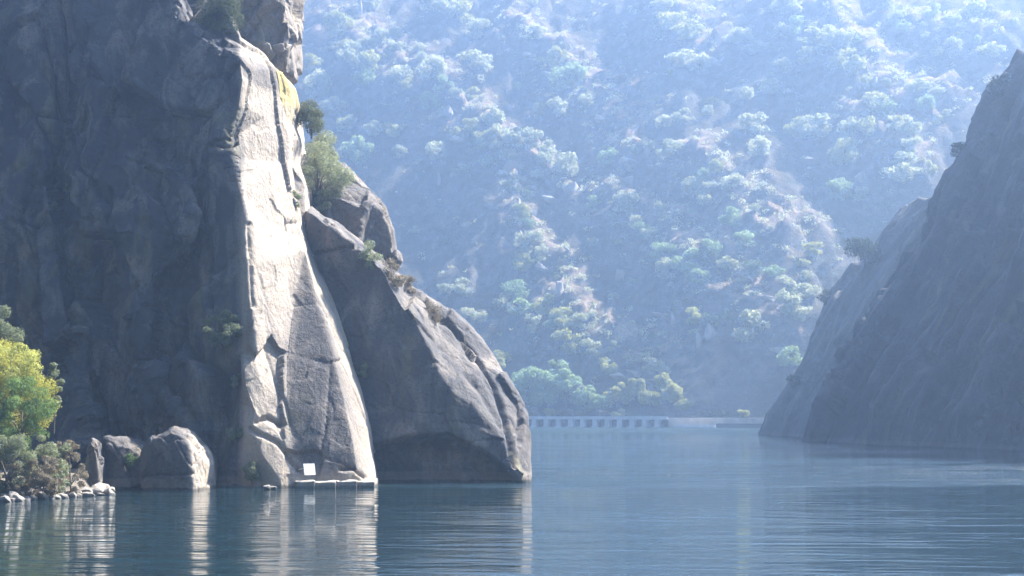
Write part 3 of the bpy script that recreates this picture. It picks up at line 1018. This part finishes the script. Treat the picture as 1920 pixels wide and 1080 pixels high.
stone_meshes = [stone_mesh(60 + i, 3) for i in range(7)]
ORD = ['first', 'second', 'third', 'fourth', 'fifth', 'sixth', 'seventh', 'eighth', 'ninth', 'tenth', 'eleventh', 'twelfth', 'thirteenth', 'fourteenth',
       'fifteenth', 'sixteenth', 'seventeenth', 'eighteenth', 'nineteenth', 'twentieth', 'twenty-first', 'twenty-second', 'twenty-third', 'twenty-fourth',
       'twenty-fifth', 'twenty-sixth', 'twenty-seventh', 'twenty-eighth', 'twenty-ninth', 'thirtieth']
spots = []
for row, (n, dyy) in enumerate([(15, 0.0), (12, 0.9), (8, 1.8)]):
    for i in range(n):
        px = 2 + 208 * (i + 0.5 + 0.35 * (rng.random() - 0.5)) / n - row * 4
        sz = (0.2 + 0.32 * rng.random()) * (1.15 if row == 1 else 1.0)
        Y = 104.0 + px / 210 * 9.5 + dyy + 0.4 * rng.random()
        spots.append((px, Y, sz, row))
spots += [(200, 113.6, 0.5, 1), (186, 114.6, 0.62, 1), (172, 113.9, 0.55, 1), (192, 115.4, 0.7, 2)]
for row in range(3):
    rs = sorted([s for s in spots if s[3] == row])
    for i, (px, Y, sz, _) in enumerate(rs):
        x = (px - CX) / F * Y
        z = max(bank_z(x, Y), -0.05)
        o = obj('shore_stone', stone_meshes[random.randrange(7)], None, (x, Y, z + sz * 0.18 + (0.1 if row else 0.02)), random.random() * 6.28,
                (sz * (0.9 + 0.6 * random.random()), sz * 0.9, sz * (0.55 + 0.35 * random.random())))
        o.rotation_euler = (random.uniform(-.3, .3), random.uniform(-.4, .4), random.uniform(0, 6.28))
        tag(o, f'grey bank stone, {ORD[i]} from the left in the {["water-edge", "middle", "upper"][row]} row', 'stone', 'stones along the left bank')

plant_px('riverside_tree', 10, 612, 850, 113.5, 215, 'yellow', 'large yellow-green tree glowing in sun on the left bank', 301, 'tree', dens=1.3, nb=75, br=(0.12, 0.26), trunk=2.6, low=-0.8)
plant_px('riverside_tree', -8, 562, 720, 117.0, 105, 'pale', 'grey-green treetop rising above the yellow tree at the picture edge', 302, 'tree', dens=1.3, nb=34, br=(0.14, 0.3), trunk=3.0)
plant_px('slender_tree', 101, 665, 800, 116.0, 50, 'pale', 'slim grey-green sapling standing just beyond the yellow tree', 303, 'tree', dens=1.3, nb=24, br=(0.18, 0.34), trunk=2.2, low=-0.9)
plant_px('gold_bush', 22, 622, 740, 112.0, 120, 'gold', 'golden sunlit foliage at the top of the left bank thicket', 304, 'bush', dens=0.8, nb=40, br=(0.12, 0.26))
plant_px('green_bush', 40, 690, 838, 110.5, 130, 'green', 'fresh green bush below the yellow tree crown', 305, 'bush', dens=1.0, low=-1.0, nb=48, br=(0.12, 0.26))
plant_px('grey_bush', 15, 790, 928, 108.0, 130, 'pale', 'grey-green bush at the left picture edge above the stones', 306, 'bush', dens=1.0, low=-1.0, nb=54, br=(0.12, 0.24))
plant_px('grey_bush', 92, 786, 918, 110.0, 90, 'pale', 'grey-green bush behind the dry shrub on the left bank', 307, 'bush', dens=0.9, low=-1.0, nb=40, br=(0.14, 0.26))
plant_px('dry_shrub', 80, 835, 932, 107.8, 80, 'dry', 'brown dry shrub in the middle of the stony bank', 308, 'bush', dens=1.0, low=-1.0, nb=44, br=(0.12, 0.24))
plant_px('dry_shrub', 132, 798, 926, 111.5, 84, 'dry', 'tall brown dry shrub nearest the cliff on the left bank', 309, 'bush', dens=1.0, low=-1.0, nb=50, br=(0.12, 0.24))
plant_px('dry_shrub', 30, 850, 935, 107.0, 60, 'dry', 'low brown dry shrub at the left picture edge', 310, 'bush', dens=0.9, low=-1.0, nb=30, br=(0.12, 0.24))

# plants on the cliff and rocks
bpy.context.view_layer.update()
DG = bpy.context.evaluated_depsgraph_get()
plant_px('cliff_bush', 410, -20, 62, 135.8, 95, 'olive', 'dark green bush on the sunlit ledge at the cliff top', 321, dens=1.4, nb=18, ground=DG)
plant_px('cliff_bush', 584, 182, 250, 139.5, 66, 'olive', 'dark green bush beside the yellow lichen rock', 322, dens=1.3, nb=12, ground=DG)
plant_px('cliff_bush', 596, 228, 305, 141.0, 84, 'pale', 'pale grey bush below the dark bush beside the cliff edge', 323, dens=1.1, nb=14, ground=DG)
plant_px('cliff_bush', 594, 262, 390, 139.0, 120, 'pale', 'big grey-green bush filling the gap above the rounded boulder', 324, dens=1.4, nb=24, br=(0.2, 0.38), ground=DG)
plant_px('cliff_bush', 606, 355, 395, 138.5, 36, 'pale', 'small hanging bush under the big grey-green bush', 325, dens=1.1, nb=8, ground=DG)
plant_px('cliff_bush', 552, 345, 385, 131.5, 26, 'pale', 'tiny tuft at the edge of the sunlit slab', 326, dens=1.0, nb=7, ground=DG)
plant_px('cliff_bush', 693, 448, 500, 134.5, 44, 'pale', 'pale bush at the foot of the bright vertical crack', 327, dens=1.0, nb=12, ground=DG)
plant_px('dry_tuft', 737, 478, 535, 137.0, 52, 'dry', 'dry brown tuft on the crest of the leaning slab', 328, dens=0.9, nb=12, ground=DG)
plant_px('dry_tuft', 762, 505, 545, 136.5, 36, 'dry', 'smaller dry tuft just down the crest from the first', 329, dens=0.9, nb=9, ground=DG)
plant_px('dry_tuft', 812, 560, 600, 135.0, 40, 'dry', 'low dry tuft in the crack midway down the leaning slab', 330, dens=0.7, nb=9, ground=DG)
plant_px('wall_bush', 415, 574, 642, 124.6, 92, 'pale', 'grey bush growing out of the shaded wall beside the slab', 331, dens=1.3, nb=40, br=(0.1, 0.22), ground=DG)
plant_px('wall_bush', 445, 690, 725, 123.6, 26, 'pale', 'small shaded tuft at the edge of the sunlit flake', 332, dens=1.5, nb=7, ground=DG)
plant_px('wall_bush', 442, 785, 825, 123.3, 36, 'pale', 'small grey tuft low on the shaded wall', 333, dens=1.5, nb=8, ground=DG)
plant_px('wall_bush', 472, 862, 898, 122.4, 42, 'pale', 'small bush just above the water beside the slab foot', 334, dens=1.5, nb=9, ground=DG)
plant_px('wall_bush', 245, 845, 872, 119.9, 30, 'green', 'little green tuft between the two waterline boulders', 335, dens=0.8, nb=7, ground=DG)
plant_px('wall_bush', 128, 332, 362, 134.8, 24, 'pale', 'upper pale sprig on the high shaded wall', 336, dens=1.5, nb=5, ground=DG)
plant_px('wall_bush', 98, 366, 394, 135.0, 26, 'pale', 'lower pale sprig on the high shaded wall', 337, dens=1.5, nb=5, ground=DG)
plant_px('wall_bush', 680, 672, 705, 130.0, 30, 'pale', 'small tuft in the dark cleft beside the bright slab edge', 338, dens=1.5, nb=6, ground=DG)
plant_px('wall_bush', 288, 775, 810, 119.8, 28, 'pale', 'small tuft crowning the waterline boulder', 339, dens=1.5, nb=6, ground=DG)
plant_px('bank_tree', 1622, 436, 500, 345.0, 78, 'dark', 'dark tree silhouetted on the edge of the right bank', 341, 'tree', dens=1.3, nb=14, leaf_px=5, ground=DG)
plant_px('bank_bush', 1546, 540, 572, 372.0, 36, 'dark', 'dark bush on the lip of the farther right spur', 342, dens=1.2, nb=9, leaf_px=5, ground=DG)
plant_px('bank_bush', 1490, 690, 728, 385.0, 38, 'dark', 'dark bush low on the farther right spur', 343, dens=1.2, nb=9, leaf_px=5, ground=DG)
plant_px('bank_bush', 1874, 130, 180, 318.0, 44, 'dark', 'dark bush high on the right bank skyline', 344, dens=1.2, nb=9, leaf_px=5, ground=DG)
plant_px('bank_bush', 1800, 262, 290, 316.0, 40, 'dark', 'low dark bush midway up the right bank skyline', 345, dens=1.0, nb=8, leaf_px=5, ground=DG)

# ---- hillside bushes: a few crown shapes, copied with their own tint, size and turn
far_var = {}
for tint in ('pale', 'yellow', 'green', 'dark'):
    far_var[tint] = []
    for k in range(5):
        r_ = np.random.default_rng(900 + k)
        bl = crown_blobs(r_, 13 + 2 * k, 1.0, 0.85, 0.66, (0.2, 0.42), -0.6)
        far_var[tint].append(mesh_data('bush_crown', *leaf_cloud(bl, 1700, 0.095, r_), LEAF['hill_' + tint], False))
r_ = np.random.default_rng(990)
far_stem = mesh_data('bush_stem', *stems(crown_blobs(r_, 6, 1.0, 0.75, 0.62), r_, 0.06, 0.4, 5), M_BARK)

P_, Y_, G_ = 'pale', 'yellow', 'green'
BUSHES = [(635, 55, 45, Y_), (560, 92, 18, Y_), (580, 125, 34, Y_), (618, 88, 20, P_), (665, 115, 42, P_), (690, 80, 22, P_), (712, 70, 25, P_), (740, 65, 26, P_),
          (788, 92, 26, P_), (790, 112, 20, P_), (685, 150, 32, G_), (755, 138, 42, P_), (762, 160, 24, Y_), (810, 138, 42, P_), (592, 168, 52, P_), (880, 180, 32, Y_),
          (855, 178, 25, P_), (925, 225, 38, P_), (740, 247, 34, Y_), (700, 248, 28, P_), (672, 290, 58, G_), (650, 235, 32, Y_), (628, 205, 34, P_), (870, 30, 42, Y_),
          (840, 18, 46, P_), (805, 8, 46, P_), (690, 10, 38, P_), (895, 115, 50, P_), (895, 62, 36, P_), (820, 290, 34, P_), (750, 290, 24, P_), (912, 268, 38, Y_),
          (885, 235, 30, Y_), (937, 268, 36, P_), (952, 292, 26, P_), (1065, 150, 56, G_), (1000, 65, 32, P_), (965, 262, 24, P_), (990, 270, 32, P_), (1026, 280, 34, P_),
          (1060, 318, 40, P_), (1022, 298, 28, P_), (870, 318, 18, P_), (1140, 300, 32, G_), (1100, 190, 34, P_), (988, 468, 44, P_), (1015, 482, 26, P_),
          (1170, 388, 36, P_), (1192, 418, 28, P_), (1240, 398, 26, P_), (1206, 440, 28, G_), (1240, 476, 32, G_), (1112, 460, 18, P_), (1255, 512, 42, P_),
          (1190, 20, 28, P_), (1240, 22, 36, P_), (1262, 42, 40, Y_), (1290, 62, 44, Y_), (1280, 112, 44, P_), (1312, 125, 30, P_), (1380, 70, 36, P_), (1420, 90, 36, P_),
          (1402, 76, 28, P_), (1486, 55, 40, G_), (1480, 12, 44, P_), (1535, 70, 38, Y_), (1565, 70, 34, P_), (1550, 92, 32, Y_), (1516, 106, 38, Y_), (1580, 115, 44, Y_),
          (1602, 130, 38, Y_), (1680, 40, 28, P_), (1745, 25, 28, P_), (1780, 45, 28, P_), (1830, 20, 38, P_), (1860, 95, 44, Y_), (1790, 90, 24, P_), (1620, 160, 28, Y_),
          (1645, 202, 34, Y_), (1640, 180, 28, Y_), (1720, 165, 34, P_), (1755, 180, 28, P_), (1775, 215, 20, Y_), (1705, 245, 36, P_), (1630, 245, 36, Y_), (1592, 250, 36, P_),
          (1706, 276, 32, P_), (1696, 300, 32, P_), (1410, 240, 44, P_), (1420, 280, 38, P_), (1522, 240, 56, P_), (1582, 296, 46, Y_), (1580, 360, 42, G_), (1616, 370, 24, P_),
          (1746, 320, 24, Y_), (1696, 326, 52, P_), (1326, 210, 18, P_), (1280, 220, 36, P_), (1260, 280, 38, P_), (1242, 232, 28, P_), (1216, 276, 24, P_), (1440, 165, 36, P_),
          (1400, 180, 24, P_), (1300, 352, 36, P_), (1322, 376, 28, P_), (1370, 412, 28, G_), (1400, 450, 34, G_), (1330, 470, 42, G_), (1310, 520, 36, G_), (1290, 500, 46, G_),
          (970, 552, 36, G_), (985, 576, 42, G_), (950, 572, 36, P_), (1020, 582, 38, Y_), (1055, 592, 28, P_), (1060, 622, 28, Y_), (1040, 606, 28, G_), (1000, 616, 32, P_),
          (1066, 656, 42, Y_), (1110, 656, 34, P_), (1148, 652, 22, P_), (1206, 672, 24, P_), (1226, 690, 28, P_), (1246, 696, 24, P_), (1310, 596, 38, Y_), (1400, 624, 60, P_),
          (1480, 676, 38, G_), (1490, 540, 36, P_), (1512, 550, 34, P_), (1480, 576, 44, P_), (1502, 590, 34, P_), (1470, 526, 20, P_), (1512, 520, 20, P_), (1150, 557, 18, P_),
          (1086, 606, 28, P_), (1142, 692, 32, Y_), (870, 545, 36, P_), (880, 590, 28, P_), (935, 672, 34, Y_), (830, 545, 22, P_), (905, 600, 22, P_)]
for _ in range(1400):                                   # thinner scrub between: mostly on and near the ribs
    if len(BUSHES) >= 285:
        break
    px, py = rng.uniform(560, 1900), rng.uniform(2, 640) ** 1.0
    if py > 130 + (1900 - px) * 1.05 or (px < 760 and py > 320) or (px < 980 and py > 560):
        continue
    d = min(polydist(np.array([px]), np.array([py]), ln)[0] for ln, A, w in RIBS)
    if rng.random() < math.exp(-d / 22) + 0.05:
        BUSHES.append((px, py, 9 + 26 * rng.random() ** 2.0, [P_, P_, 'dark', Y_, G_, 'dark'][rng.integers(6)]))

recs = []
for px, py, w, tint in BUSHES:
    X, Yd, Z = ray_hit(px, py + w * 0.30, hh)
    if Yd > 920 or Yd < 575:
        continue
    recs.append((px, py, w, tint, X, Yd))
TN = {'pale': 'pale grey-green', 'yellow': 'yellow-green', 'green': 'fresh green', 'dark': 'deep green'}


def zone(px, py):
    if py < 200:
        if px < 930:
            return 'high on the hillside above the left cliff edge'
        if px < 1200:
            return 'high around the top of the long rocky rib'
        if px < 1460:
            return 'near the top edge right of the long rib'
        return 'on the bright upper slope above the right bank'
    if py < 400:
        if px < 870:
            return 'on the slope beside the stacked boulders'
        if px < 1130:
            return 'along the middle rocky rib'
        if px < 1400:
            return 'in the hollow right of the long rib'
        return 'on the slope beside the right bank skyline'
    if py < 560:
        return 'on the central slope above the shaded rock wall' if px < 1440 else 'just past the far right spur'
    return 'low on the slope above the river road' if px < 1280 else 'on top of the shaded rock wall'


zones = {}
for r in recs:
    zones.setdefault((zone(r[0], r[1]), r[3]), []).append(r)
n_b = 0
for (zn, tint), rs in zones.items():
    rs.sort()
    for i, (px, py, w, tint, X, Yd) in enumerate(rs):
        s = w / 2 / F * Yd * 1.45
        z = float(hh(X, Yd))
        o = obj('hillside_bush', far_var[tint][random.randrange(5)], None, (X, Yd, z - 0.12 * s), random.random() * 6.28, (s * random.uniform(.7, 1.25), s, s * random.uniform(.75, 1.25)))
        sz = 'big ' if w >= 42 else ('small ' if w < 22 else '')
        pl = f'{ORD[i]} from the left of the' if len(rs) > 1 else 'the only one of the'
        if len(rs) > 1:
            lab = f'{ORD[min(i, 29)]} {TN[tint]} bush from left {zn}'
        else:
            lab = f'{sz}{TN[tint]} bush {zn}'
        tag(o, lab, 'bush', 'bushes on the far hillside')
        if w >= 30:
            obj('stem', far_stem, o)
        n_b += 1

# scrub too small to count, as one mass
r_ = np.random.default_rng(77)
n = 15000
sx_, sy_ = r_.uniform(-110, 260, n), r_.uniform(604, 890, n)
i_, j_ = ((sx_ + 330) / st).astype(int), ((sy_ - 540) / st).astype(int)
keep = r_.random(n) < 0.07 + 0.8 * gnear[i_, j_]
sx_, sy_ = sx_[keep], sy_[keep]
bl = [((x, y, float(hh(x, y)) + 0.2), (s_, s_, s_ * 0.7)) for x, y, s_ in zip(sx_, sy_, r_.uniform(0.5, 1.9, len(sx_)))]
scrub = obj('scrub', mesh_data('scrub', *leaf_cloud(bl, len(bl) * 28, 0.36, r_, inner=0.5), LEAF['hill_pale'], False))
tag(scrub, 'low grey-green scrub scattered over the far hillside', 'scrub', kind='stuff')

# rock outcrops on the ribs
out_meshes = []
for k in range(6):
    m = stone_mesh(400 + k, 3, 0.03).copy()
    m.materials.clear()
    m.materials.append(M_OUTCROP)
    out_meshes.append(m)
OUT = [(955, 95, 18, 8, 'at the head of the long rib'), (990, 104, 22, 9, 'just below the head of the long rib'), (1028, 140, 24, 9, 'beside the big round green bush'), (1095, 190, 20, 12, 'on the long rib under the round bush'), (1125, 222, 24, 12, 'halfway down the long rib'),
       (1150, 262, 26, 12, 'near the foot of the long rib'), (1178, 302, 34, 13, 'at the foot of the long rib'), (1205, 240, 14, 26, 'on the short rib beside the long one'), (1214, 280, 12, 30, 'low on the short rib beside the long one'),
       (840, 205, 14, 26, 'standing on the middle rib head'), (845, 215, 10, 18, 'beside the upright stone of the middle rib'), (862, 262, 34, 12, 'under the yellow bushes of the middle rib'), (823, 335, 8, 34, 'upright in the shaded wall left of the middle rib'),
       (945, 325, 24, 12, 'where the middle rib forks'), (962, 352, 18, 16, 'just under the fork of the middle rib'), (972, 385, 12, 24, 'in the stone chain, upper'), (976, 418, 10, 22, 'in the stone chain, middle'), (977, 445, 10, 24, 'in the stone chain, lowest'),
       (1000, 352, 30, 10, 'on the ledge right of the stone chain'), (1030, 372, 36, 12, 'further along the ledge right of the stone chain'), (1072, 350, 30, 26, 'pale block above the ledge'), (1178, 338, 26, 22, 'pale block below the long rib'),
       (1020, 505, 36, 10, 'above the low green trees'), (1050, 540, 16, 34, 'steep rib end above the green trees'), (1165, 515, 20, 22, 'on the central slope'), (1240, 590, 30, 10, 'left of the shaded rock wall'),
       (1262, 600, 10, 24, 'upright at the left of the shaded rock wall'), (1310, 640, 12, 36, 'bright upright edge of the shaded rock wall'), (1335, 622, 34, 26, 'pinkish block on the shaded rock wall'), (1462, 655, 34, 12, 'at the lip of the shaded rock wall'),
       (1400, 520, 40, 12, 'on the pink dry ridge'), (1440, 560, 36, 12, 'low end of the pink dry ridge'), (1395, 455, 24, 18, 'upper end of the pink dry ridge'),
       (1610, 160, 18, 20, 'on the bright upper slope below the yellow bushes'), (1515, 300, 40, 12, 'small shelf in the middle of the right slope'),
       (1615, 330, 22, 24, 'notched block below the yellow bush'), (675, 18, 9, 34, 'white upright stone near the top edge'),
       (1640, 150, 14, 18, 'small block on the upper slope'), (1340, 115, 26, 16, 'tilted block right of the top yellow bushes'),
       (1065, 470, 10, 18, 'isolated chip on the shaded slope'), (1195, 700, 40, 10, 'pale shelf above the road trees'), (1155, 705, 30, 12, 'broken shelf above the road trees'), (1225, 715, 40, 8, 'thin shelf above the road trees')]
for px, py, w, h, where in OUT:
    X, Yd, Z = ray_hit(px, py + h * 0.3, hh)
    if Yd > 920:
        continue
    s = Yd / F
    o = obj('rock_outcrop', out_meshes[random.randrange(6)], None, (X, Yd + 0.1 * w * s, float(hh(X, Yd)) + h * s * 0.1), None, (w * s * 0.66, min(w, 40) * s * 0.6, h * s * 0.75))
    o.rotation_euler = (0, random.uniform(0.0, 0.5) if w > h else random.uniform(-0.15, 0.1), random.uniform(-0.4, 0.4))
    tag(o, f'pale rock outcrop {where}', 'rock', 'rock outcrops on the far hillside')

# ------------------------------------------------------------------ river road on its viaduct
def road_pt(px, off=0.0):
    """point on the shore line (d = off) at a photo column"""
    k = (px - CX) / F
    Y = (590 * UP[1] + off) / (k * UP[0] + UP[1])
    return np.array([k * Y, Y])


along = np.array([UP[1], -UP[0]])
A0 = road_pt(960, -2.0)


def road_box(name, s0, s1, o0, o1, z0, z1, mat, parent=None, bev=0.04):
    """box along the shore: s along the road, o towards the hill"""
    pts = []
    for z in (z0, z1):
        for s, o in ((s0, o0), (s1, o0), (s1, o1), (s0, o1)):
            q_ = A0 + along * s + UP * o
            pts.append((q_[0], q_[1], z))
    fs = [[3, 2, 1, 0], [4, 5, 6, 7], [0, 1, 5, 4], [1, 2, 6, 5], [2, 3, 7, 6], [3, 0, 4, 7]]
    return obj(name, mesh_data(name, np.array(pts), fs, mat, False), parent)


def s_of(px):
    q_ = road_pt(px, -2.0) - A0
    return float(q_ @ along)


S_END = s_of(1254)
q0 = A0 + along * s_of(970)
via = empty('road_viaduct', (0, 0, 0))
tag(via, 'pale concrete road viaduct with a row of dark openings along the far shore', 'viaduct')
road_box('deck', s_of(960) - 60, S_END, -1.2, 6.5, 2.35, 2.85, M_CONCRETE, via)
road_box('parapet', s_of(960) - 60, S_END, -1.2, -0.95, 2.85, 3.25, M_CONCRETE, via)
pitch = (s_of(1233) - s_of(1003)) / 10
k = 0
s = s_of(1233)
while s > s_of(960) - 55:
    pts = []
    w0, w1 = 0.72, 0.86
    for z, w_ in ((-1.0, w1), (2.35, w0)):
        for ss, oo in ((s - w_, -0.9), (s + w_, -0.9), (s + w_, 3.5), (s - w_, 3.5)):
            q_ = A0 + along * ss + UP * oo
            pts.append((q_[0], q_[1], z))
    fs = [[3, 2, 1, 0], [4, 5, 6, 7], [0, 1, 5, 4], [1, 2, 6, 5], [2, 3, 7, 6], [3, 0, 4, 7]]
    pier = obj('pier', mesh_data('pier', np.array(pts), fs, M_CONCRETE, False), via)
    road_box('footing', s - 1.0, s + 1.0, -1.5, -0.905, -1.0, 0.22, M_CONCRETE, pier)
    s -= pitch
    k += 1
road_box('back_wall', s_of(960) - 60, S_END - 0.1, 3.6, 6.4, -1.0, 2.34, M_BANK, via)
road = road_box('road', s_of(960) - 60, s_of(1560), 0.2, 6.0, 2.853, 2.875, M_ASPHALT)
tag(road, 'pale riverside road along the far shore', kind='structure')
emb = road_box('embankment_wall', S_END, s_of(1560), -0.8, 6.5, -1.0, 2.85, plain('sandy_masonry', (0.66, 0.57, 0.47), 0.9, 0.4, 0.35, 0.05))
tag(emb, 'pale embankment wall continuing the viaduct to the right', 'wall')
quay = road_box('quay', s_of(1270), s_of(1346), -3.6, -0.81, -1.0, 0.75, M_CONCRETE)
tag(quay, 'low white landing quay at the foot of the embankment', 'quay')
M_DARKSTONE = plain('dark_rubble', (0.12, 0.115, 0.11), 0.9, 0.6, 0.4, 0.3)
rub = road_box('rubble_bank', s_of(1347), s_of(1560), -2.6, -0.81, -1.0, 1.2, M_DARKSTONE)
tag(rub, 'dark rubble bank in front of the embankment beside the right spur', 'bank')


# trees by the road (trunk and crown each)
def road_tree(px, py_top, py_bot, off, w, tint, label, seed, nb=16, name='roadside_tree', leaf_px=6.0):
    p2 = road_pt(px, off)
    Y = p2[1]
    X, z = p2[0], float(hh(p2[0], p2[1]))
    top = CH - (py_top - HY) / F * Y
    h = max(top - z, 1.0)
    rx = w / 2 / F * Y
    leaf = leaf_px / F * Y / 2
    r2 = np.random.default_rng(seed)
    cz = h * 0.55
    bl = crown_blobs(r2, nb, rx, h * 0.5, cz, (0.24, 0.42), -0.85)
    o = empty(name, (X, Y, z - 0.1))
    tag(o, label, 'tree' if 'tree' in name else 'bush')
    obj('trunk' if 'tree' in name else 'stem', mesh_data('trunk', *stems(bl, r2, max(0.12, rx * 0.06), h * 0.35), M_BARK), o)
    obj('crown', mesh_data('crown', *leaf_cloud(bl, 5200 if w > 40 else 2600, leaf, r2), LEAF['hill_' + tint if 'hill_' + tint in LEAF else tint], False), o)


road_tree(985, 688, 778, 12, 80, 'green', 'broad blue-green tree nearest the leaning slab by the road', 701, 20)
road_tree(1025, 692, 778, 13, 70, 'green', 'second broad blue-green tree by the viaduct', 702, 20)
road_tree(1062, 688, 778, 14, 62, 'green', 'tall blue-green tree in the middle of the roadside row', 703, 20)
road_tree(1100, 724, 778, 11, 48, 'green', 'shorter blue-green tree ending the roadside row', 704, 16)
road_tree(1082, 718, 778, 15, 44, 'pale', 'greyer tree squeezed behind the roadside row', 708, 14)
road_tree(1192, 706, 778, 16, 46, 'yellow', 'yellow-green tree at the left of the group past the viaduct middle', 705, 16)
road_tree(1222, 732, 778, 13, 48, 'yellow', 'low yellow-green tree in the middle of its group', 706, 16)
road_tree(1246, 700, 775, 18, 40, 'yellow', 'upright yellow-green tree at the back of its group', 709, 14)
road_tree(1262, 722, 778, 14, 44, 'yellow', 'yellow-green tree at the end of the viaduct', 707, 16)
road_tree(938, 655, 720, 24, 36, 'yellow', 'bright yellow-green tree showing beside the leaning slab edge', 710, 12)
road_tree(1393, 768, 797, 1.0, 30, 'yellow', 'lone light green bush on the embankment near the right spur', 711, 10, 'embankment_bush', 5)
road_tree(1128, 736, 778, 12, 40, 'green', 'small green tree just past the roadside row', 712, 14)
road_tree(1150, 728, 778, 14, 44, 'yellow', 'light tree filling the gap between the two groups', 713, 14)
road_tree(1172, 720, 778, 15, 42, 'yellow', 'light tree leaning on the second group from its near side', 714, 14)
road_tree(1282, 750, 778, 12, 36, 'yellow', 'low light tree past the end of the viaduct', 715, 12)
road_tree(1045, 672, 775, 20, 46, 'green', 'tree standing up-slope behind the middle of the roadside row', 716, 14)
for i, (px, pt, w, tn, lb) in enumerate([(1005, 764, 30, 'dry', 'olive mound of scrub behind the viaduct parapet, nearest the slab'), (1030, 766, 26, 'yellow', 'pale yellow scrub mound behind the parapet'),
                                         (1060, 768, 34, 'dry', 'ochre scrub mound under the tall roadside tree'), (1085, 769, 30, 'dry', 'brown scrub mound under the shorter roadside tree'),
                                         (1130, 767, 36, 'dry', 'rounded brown scrub mound in the gap between the tree groups'), (1160, 768, 32, 'pale', 'grey scrub mound right of the tree gap'),
                                         (1290, 772, 30, 'dry', 'low dry scrub above the embankment start'), (1330, 768, 34, 'dry', 'reddish scrub above the landing quay'), (1352, 762, 24, 'dry', 'taller reddish scrub under the shaded rock wall')]):
    road_tree(px, pt, 781, 9.0, w, tn, lb, 720 + i, 8, 'road_scrub', 5)

# ------------------------------------------------------------------ plaque on the slab, white float by the boulder
pv = at(580, 880, 123.0)
pl = empty('wall_plaque', (pv[0], pv[1], pv[2]))
tag(pl, 'small white rectangular board on the sunlit slab near the water', 'sign')
pl.rotation_euler = (math.radians(-10), 0, math.radians(42))


def box_mesh(name, hx, hy, hz, mat):
    V_ = np.array([(sx__ * hx, sy__ * hy, sz__ * hz) for sz__ in (-1, 1) for sx__, sy__ in ((-1, -1), (1, -1), (1, 1), (-1, 1))])
    return mesh_data(name, V_, [[3, 2, 1, 0], [4, 5, 6, 7], [0, 1, 5, 4], [1, 2, 6, 5], [2, 3, 7, 6], [3, 0, 4, 7]], mat, False)


obj('board', box_mesh('board', 0.44, 0.02, 0.37, M_PLAQUE), pl)
for sgn in (-1, 1):
    obj('bracket', box_mesh('bracket', 0.03, 0.35, 0.03, M_CONCRETE), pl, (sgn * 0.3, 0.37, 0.1))
for i, (px, w_, lb) in enumerate([(500, 0.34, 'bright pale stone breaking the water beside the slab foot'), (512, 0.24, 'smaller pale stone touching the bright one at the slab foot')]):
    v_ = at(px, 913, 121.0 + i * 0.5)
    o = obj('river_stone', stone_meshes[i], None, (v_[0], v_[1], 0.08), 0.7 * i, (w_, w_, w_ * 0.8))
    tag(o, lb, 'stone')

# ------------------------------------------------------------------ haze
hv = []
for z in (-5.0, 300.0):
    for x, y in ((-650, -450), (650, -450), (650, 945), (-650, 945)):
        hv.append((x, y, z))
hz = bpy.data.materials.new('haze_air')
hz.use_nodes = True
hz.node_tree.nodes.clear()
ho = hz.node_tree.nodes.new('ShaderNodeOutputMaterial')
hp = hz.node_tree.nodes.new('ShaderNodeVolumePrincipled')
hp.inputs['Color'].default_value = (0.46, 0.66, 1.0, 1)
hp.inputs['Density'].default_value = 0.00080
hp.inputs['Anisotropy'].default_value = 0.75
hz.node_tree.links.new(hp.outputs[0], ho.inputs['Volume'])
hz_o = obj('haze', mesh_data('haze', np.array(hv), [[3, 2, 1, 0], [4, 5, 6, 7], [0, 1, 5, 4], [1, 2, 6, 5], [2, 3, 7, 6], [3, 0, 4, 7]], hz, False))
tag(hz_o, 'blue morning haze filling the gorge', 'haze', kind='stuff')
